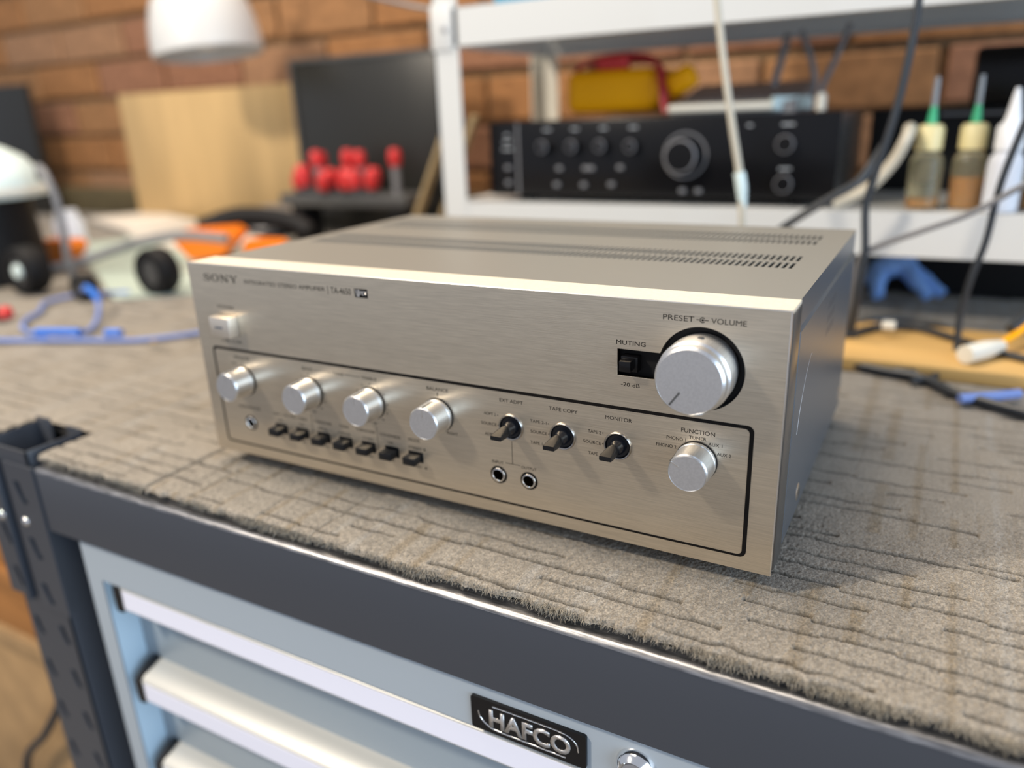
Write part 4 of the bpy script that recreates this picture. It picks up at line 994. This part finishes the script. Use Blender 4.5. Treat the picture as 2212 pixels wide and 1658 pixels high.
# give it its slight lean sideways
bp_ = thing('display_board', 'large black panel standing behind the red handled tools', 'panel', (-0.66, 1.0, 0.0))
obj('panel_body', box(-0.830, -0.430, 1.0, 1.022, 0.0005, 0.371, 0.002), M['blkpaint'], bp_)
obj('panel_rim', plate([[(-0.830, 0.0005), (-0.430, 0.0005), (-0.430, 0.371), (-0.830, 0.371)], [(-0.822, 0.010), (-0.438, 0.010), (-0.438, 0.363), (-0.822, 0.363)]], 0.997, 1.0), M['darkgrey'], bp_, sm=False)
o = obj('black_board', box(-2.60, -1.965, 1.085, 1.105, 0.0005, 0.378, 0.002), M['blkpaint']); tag(o, 'dark board against the wall at the far left edge', 'board')
for i, (xa, xb, c) in enumerate(((-0.295, -0.372, 'light weathered wooden strip leaning, nearest the black panel'), (-0.262, -0.330, 'second weathered wooden strip leaning beside the shelf post'))):
    bm = box(-0.010, 0.010, -0.004, 0.004, 0, 0.262, 0.001)
    a = Vector((-0.410 + i * .045, 0.80 + i * .02, 0.003)); b_ = Vector((-0.293 + i * .030, 0.80 + i * .03, 0.235))
    d = (b_ - a).normalized(); bm.transform(Matrix.Translation(a) @ d.to_track_quat('Z', 'Y').to_matrix().to_4x4())
    o = obj('wooden_strip', bm, M['greyishwood'], None, loc=a); tag(o, c, 'strip')
# pendant / desk lamp shade
lamp = thing('lamp', 'white enamel dome lamp hanging in front of the brick wall', 'lamp', (-0.965, 0.90, 0.385))
LMT = Matrix.Translation((-0.958, 0.90, 0.386)) @ Matrix.Scale(0.93, 4) @ Matrix.Rotation(-0.10, 4, 'Y')
def tl(bm): bm.transform(LMT); return bm
obj('lamp_shade', tl(lathe([(0.121, 0.0), (0.124, 0.003), (0.123, 0.030), (0.118, 0.065), (0.107, 0.105), (0.088, 0.140), (0.062, 0.165), (0.038, 0.178), (0.0, 0.180)], 56)), M['shade'], lamp)
obj('shade_lining', tl(lathe([(0.1205, 0.0008), (0.119, 0.035), (0.113, 0.070), (0.100, 0.108), (0.06, 0.150), (0, 0.165)], 48)), M['shade'], lamp)
obj('bulb', tl(lathe([(0, 0.012), (0.018, 0.016), (0.030, 0.035), (0.028, 0.055), (0.014, 0.085), (0.014, 0.12), (0, 0.12)], 28)), mat('frosted_bulb', (0.8, 0.85, 0.9), 0.3), lamp)
obj('lamp_neck', tl(lathe([(0.034, 0.176), (0.030, 0.225), (0.012, 0.235), (0, 0.235)], 28)), M['shade'], lamp)
obj('suspension_arm', tube([(-0.950, 0.90, 0.60), (-0.93, 0.93, 0.80), (-0.90, 1.05, 1.0), (-0.90, 1.20, 1.02)], 0.008), M['greymetal'], lamp)
# tool rack
tr = thing('tool_stand', 'low dark grey stand carrying the red handled tools', 'stand', (-0.60, 0.90, 0.0))
obj('stand_plate', box(-0.775, -0.445, 0.865, 0.955, 0.078, 0.102, 0.003), M['darkgrey'], tr)
for lx in (-0.76, -0.50): obj('stand_leg', box(lx, lx + 0.03, 0.88, 0.945, 0.0005, 0.078, 0.002), M['blackm'], tr)
tt = ((-0.742, 0.89, 0.046, .3), (-0.712, 0.885, 0.058, -.2), (-0.690, 0.90, 0.082, .15), (-0.668, 0.885, 0.086, -.15), (-0.660, 0.87, 0.048, .4), (-0.640, 0.89, 0.050, -.3),
      (-0.612, 0.90, 0.086, .05), (-0.603, 0.872, 0.052, .25), (-0.575, 0.90, 0.084, -.05), (-0.570, 0.872, 0.050, -.2), (-0.545, 0.885, 0.052, .25), (-0.490, 0.90, 0.086, .0))
lbl = ['leftmost, leaning right beside the pine board', 'short, second from the left end', 'tall, leaning over at the left cluster', 'tall, leaning left at the left cluster', 'short, front of the left cluster', 'short, tilted left before the middle',
       'tall upright, first of the middle pair', 'short, in front of the middle pair', 'tall upright, second of the middle pair', 'short, tilted left in the right cluster', 'short, tilted right in the right cluster', 'tall grey shaft, standing alone at right end']
for i, ((x, y, hh, tilt), lb) in enumerate(zip(tt, lbl)):
    t = thing('hand_tool', 'red handled tool on the stand, ' + lb, 'tool', (x, y, 0.102), 'red handled tools on the dark stand')
    Mt = Matrix.Translation((x, y, 0.1015)) @ Matrix.Rotation(tilt, 4, 'Y')
    long_ = hh > .07
    bm = lathe([(0, 0), (0.009, 0), (0.009, hh * (.68 if long_ else .3)), (0, hh * (.68 if long_ else .3))], 16); bm.transform(Mt)
    obj('shaft', bm, M['grey'] if long_ else M['darkgrey'], t)
    h0 = hh * (.62 if long_ else .25); rr = 0.0125 if long_ else 0.0165
    bm = lathe([(0, h0), (rr * .8, h0), (rr, h0 + (hh - h0) * .3), (rr, hh - (hh - h0) * .25), (rr * .7, hh), (0, hh + 0.001)], 20); bm.transform(Mt)
    obj('red_handle', bm, M['red'], t)

# black container with mint dome at the left edge
dc = thing('domed_container', 'black cylindrical container with a pale mint domed lid, left edge', 'container', (-0.99, 0.37, 0.0))
obj('container_body', lathe([(0, 0.0008), (0.094, 0.0008), (0.096, 0.004), (0.088, 0.142), (0, 0.142)], 56, (-0.990, 0.370, 0)), M['blackm'], dc)
obj('domed_lid', lathe([(0.100, 0.140), (0.117, 0.143), (0.119, 0.152), (0.112, 0.178), (0.092, 0.206), (0.060, 0.224), (0.025, 0.232), (0, 0.233)], 56, (-0.990, 0.370, 0)), M['mint'], dc)
obj('lid_band', lathe([(0.1182, 0.146), (0.1202, 0.149), (0.1202, 0.155), (0.1180, 0.159)], 56, (-0.990, 0.370, 0)), M['offwhite'], dc)
cable('hose', 'grey blue hose arching up beside the mint domed container', [(-0.862, 0.42, 0.172), (-0.835, 0.405, 0.190), (-0.812, 0.40, 0.178), (-0.798, 0.40, 0.140), (-0.797, 0.40, 0.088), (-0.803, 0.40, 0.042), (-0.806, 0.405, 0.008)], 0.0060, M['grey'], 'hose')
o = obj('glass_jar', lathe([(0, 0.0006), (0.026, 0.0006), (0.028, 0.006), (0.028, 0.075), (0.020, 0.088), (0.020, 0.098), (0, 0.098)], 28, (-1.04, 0.56, 0)), M['whitecap'], None); tag(o, 'white jar half hidden behind the black domed container', 'jar')
# helping-hand / power tools: orange bodies on dark wheels
def castor(x, y, r, w_, name, label):
    t = thing(name, label, 'wheel', (x, y, 0.0))
    obj('tyre', lathe([(r * .55, -w_), (r * .92, -w_), (r, -w_ * .6), (r, w_ * .6), (r * .92, w_), (r * .55, w_)], 40, (x, y, r + .0006), 'y'), M['blackm'], t)
    obj('hub', lathe([(0, w_ * .8), (r * .55, w_ * .8), (r * .6, w_ * .5), (r * .6, -w_ * .5), (r * .55, -w_ * .8), (0, -w_ * .8)], 32, (x, y, r + .0006), 'y'), M['darkgrey'], t)
    return t
castor(-0.580, 0.400, 0.036, 0.016, 'castor', 'black rubber wheel on the carpet behind the amplifier left corner')
t = castor(-0.800, 0.330, 0.038, 0.018, 'castor', 'black wheel with pale hub at the left edge before the domed container')
obj('hub_cap', lathe([(0, 0.020), (0.010, 0.019), (0.012, 0.014)], 24, (-0.800, 0.330, 0.0386), 'y'), M['mint'], t)
castor(-0.660, 0.330, 0.020, 0.012, 'castor', 'small dark wheel touching the upright end of the blue wire')
def clamp(x, y, z, s, label, rot=0):
    t = thing('spring_clamp', label, 'clamp', (x, y, z))
    R = Matrix.Translation((x, y, z)) @ Matrix.Rotation(rot, 4, 'Z') @ Matrix.Scale(s, 4)
    bm = prism([(-0.055, 0.030), (-0.040, 0.048), (0.050, 0.052), (0.060, 0.040), (0.025, 0.006), (-0.030, 0.000)], 'y', -0.018, 0.018, 0.003); bm.transform(R)
    obj('orange_grip', bm, M['orange'], t)
    bm = prism([(-0.030, 0.0002), (0.025, 0.006), (0.030, 0.0002)], 'y', -0.012, 0.012); bm.transform(R)
    obj('jaw', bm, M['darkgrey'], t)
    return t
clamp(-0.985, 0.500, 0.001, 1.05, 'bright orange clamp beside the domed container')
clamp(-0.715, 0.620, 0.010, 1.15, 'rounded orange clamp with pale highlight behind amplifier corner', 0.4)
clamp(-0.600, 0.640, 0.001, 0.95, 'low orange clamp immediately left of the amplifier top edge', -0.2)
o = obj('power_tool', tube([(-0.78, 0.66, 0.055), (-0.72, 0.70, 0.075), (-0.62, 0.72, 0.070), (-0.56, 0.72, 0.050)], lambda u: 0.022 - 0.006 * u, 16, 6), M['blackm']); tag(o, 'dark rounded tool body behind the orange clamps', 'tool')
cable('hose', 'thick blue-grey hose running from the wheels to the orange clamp', [(-0.93, 0.44, 0.012), (-0.88, 0.47, 0.022), (-0.835, 0.50, 0.038), (-0.752, 0.52, 0.058), (-0.68, 0.54, 0.066), (-0.60, 0.56, 0.060)], 0.0085, M['grey'], 'hose')
o = obj('cutting_mat', prism([(-1.25, 0.66), (-1.14, 0.93), (-0.70, 0.72), (-0.50, 0.44), (-0.62, 0.345), (-0.84, 0.47)], 'z', 0.0004, 0.0030), M['greenmat'], sm=False); tag(o, 'pale green mat spread on the carpet under the clamps', 'mat')
for i, (a, b, c, lb) in enumerate(((-1.62, -1.16, 0.98, 'white paper sheet lying near the pine board, left one'), (-1.15, -0.80, 0.80, 'pale paper sheet lying before the pine board, right one'))):
    bm = box(-.20, .20, -.085, .085, 0, 0.012, 0.001); bm.transform(Matrix.Translation(((a + b) / 2, c, 0.0035)) @ Matrix.Rotation(-.35, 4, 'Z'))
    o = obj('paper_stack', bm, M['paper'], None, loc=((a + b) / 2, c, 0.0)); tag(o, lb, 'paper')
gb = thing('grey_bag', 'grey blue plastic bag lying below the tool stand', 'bag', (-0.95, 1.0, 0.0))
bm = bmesh.new(); bmesh.ops.create_icosphere(bm, subdivisions=4, radius=1)
for v in bm.verts:
    n_ = 1 + .12 * math.sin(v.co.x * 7 + v.co.y * 3) + .08 * math.sin(v.co.z * 9 + v.co.x * 5)
    v.co = Vector((v.co.x * .13 * n_ - .93, v.co.y * .10 * n_ + .96, max(v.co.z, -.8) * .030 * n_ + .030))
obj('bag_body', bm, M['greymetal'], gb)
# blue wires on the carpet
cable('blue_wire', 'pale blue wire running along the carpet to the amplifier side', [(-0.60, 0.118, 0.0040), (-0.535, 0.131, 0.0040), (-0.482, 0.152, 0.0040), (-0.436, 0.170, 0.0040), (-0.400, 0.184, 0.0040), (-0.363, 0.200, 0.0040), (-0.330, 0.236, 0.0040), (-0.300, 0.290, 0.0040), (-0.26, 0.36, 0.0040)], 0.0030, M['bluepale'])
cable('blue_wire', 'blue wire curling in a loop up to the small wheel', [(-0.482, 0.156, 0.0062), (-0.56, 0.175, 0.0045), (-0.610, 0.208, 0.0045), (-0.640, 0.245, 0.0045), (-0.690, 0.285, 0.0045), (-0.690, 0.340, 0.0045), (-0.63, 0.38, 0.0045)], 0.0030, M['bluepale'])
bw = cable('blue_wire', 'short blue lead with bright plug standing against the small wheel', [(-0.445, 0.176, 0.0075), (-0.475, 0.215, 0.0060), (-0.520, 0.255, 0.0120), (-0.565, 0.285, 0.0240), (-0.600, 0.295, 0.0300), (-0.618, 0.300, 0.0240)], 0.0032, M['bluepale'])
obj('blue_boot', tube([(-0.550, 0.277, 0.0200), (-0.575, 0.288, 0.0270), (-0.602, 0.296, 0.0310)], 0.0050), M['blue'], bw)
for x, y, a, L, lb in ((-0.468, 0.166, .35, 0.030, 'bright blue plug where the blue wires cross on the carpet'), (-0.396, 0.190, .4, 0.010, 'small bright blue tip on the pale blue wire')):
    o = obj('blue_plug', tube([(x - L * math.cos(a), y - L * math.sin(a), 0.0120), (x, y, 0.0125), (x + L * math.cos(a), y + L * math.sin(a), 0.0120)], 0.0050, 12, 4), M['blue']); tag(o, lb, 'plug')
o = obj('red_tipped_probe', tube([(-0.76, 0.16, 0.008), (-0.70, 0.185, 0.010), (-0.662, 0.203, 0.010)], 0.0075, 12, 5), M['blackm'], None, loc=(-0.66, 0.2, 0)); tag(o, 'dark probe with a red tip at the left edge of the carpet', 'probe')
WL[o] = Vector((-0.66, 0.2, 0))
obj('red_tip', lathe([(0, 0.009), (0.006, 0.008), (0.0095, 0.003), (0.0095, -0.006), (0, -0.007)], 20, (-0.655, 0.207, 0.0105)), M['red'], o)
o = obj('wood_sliver', box(-0.395, -0.345, 0.206, 0.2085, 0.0006, 0.0030, 0.0003), M['pine']); tag(o, 'thin pale wood sliver on the carpet beside the blue tip', 'sliver')

# ------------------------------------------------------------------ under the bench, bottom left
sl = thing('under_shelf', 'steel shelf under the bench left of the post', 'shelf', (-0.55, 0.3, -0.90))
obj('shelf_board', box(-1.0, -0.235, -0.02, 0.60, -0.72, -0.70), M['slate'], sl, sm=False)
obj('shelf_side', box(-1.0, -0.98, -0.02, 0.60, -0.90, -0.032), M['slate'], sl, sm=False)
def barrel(z0, z1, m_, label, x0=-0.78, x1=-0.30, y0=0.03, y1=0.45):
    t = thing('storage_box', label, 'box', ((x0 + x1) / 2, (y0 + y1) / 2, z0), None)
    obj('box_body', box(x0, x1, y0, y1, z0, z1 - 0.012, 0.006), m_, t)
    obj('box_lid', box(x0 - 0.006, x1 + 0.006, y0 - 0.006, y1 + 0.006, z1 - 0.030, z1, 0.004), m_, t)
    return t
barrel(-0.6995, -0.335, M['card'], 'tan cardboard box under the bench, bottom of the stack at left')
barrel(-0.3345, -0.238, M['barrel'], 'orange brown box in the middle of the stack under the bench', x1=-0.315)
t = barrel(-0.2375, -0.06, M['barrel'], 'dark orange box topmost in the stack under the bench', x1=-0.36)
o = obj('grey_tray', box(-0.75, -0.372, -0.02, 0.02, -0.226, -0.205, 0.003), M['greymetal']); tag(o, 'grey metal edge strip seen left of the post', 'strip')
bpy.data.objects.remove(o)
cable('cable', 'dark cable hanging in front of the cardboard box under the bench', [(-0.33, 0.015, -0.20), (-0.36, 0.012, -0.36), (-0.42, 0.010, -0.45), (-0.50, 0.010, -0.54), (-0.52, 0.01, -0.6985)], 0.005, M['cable'])
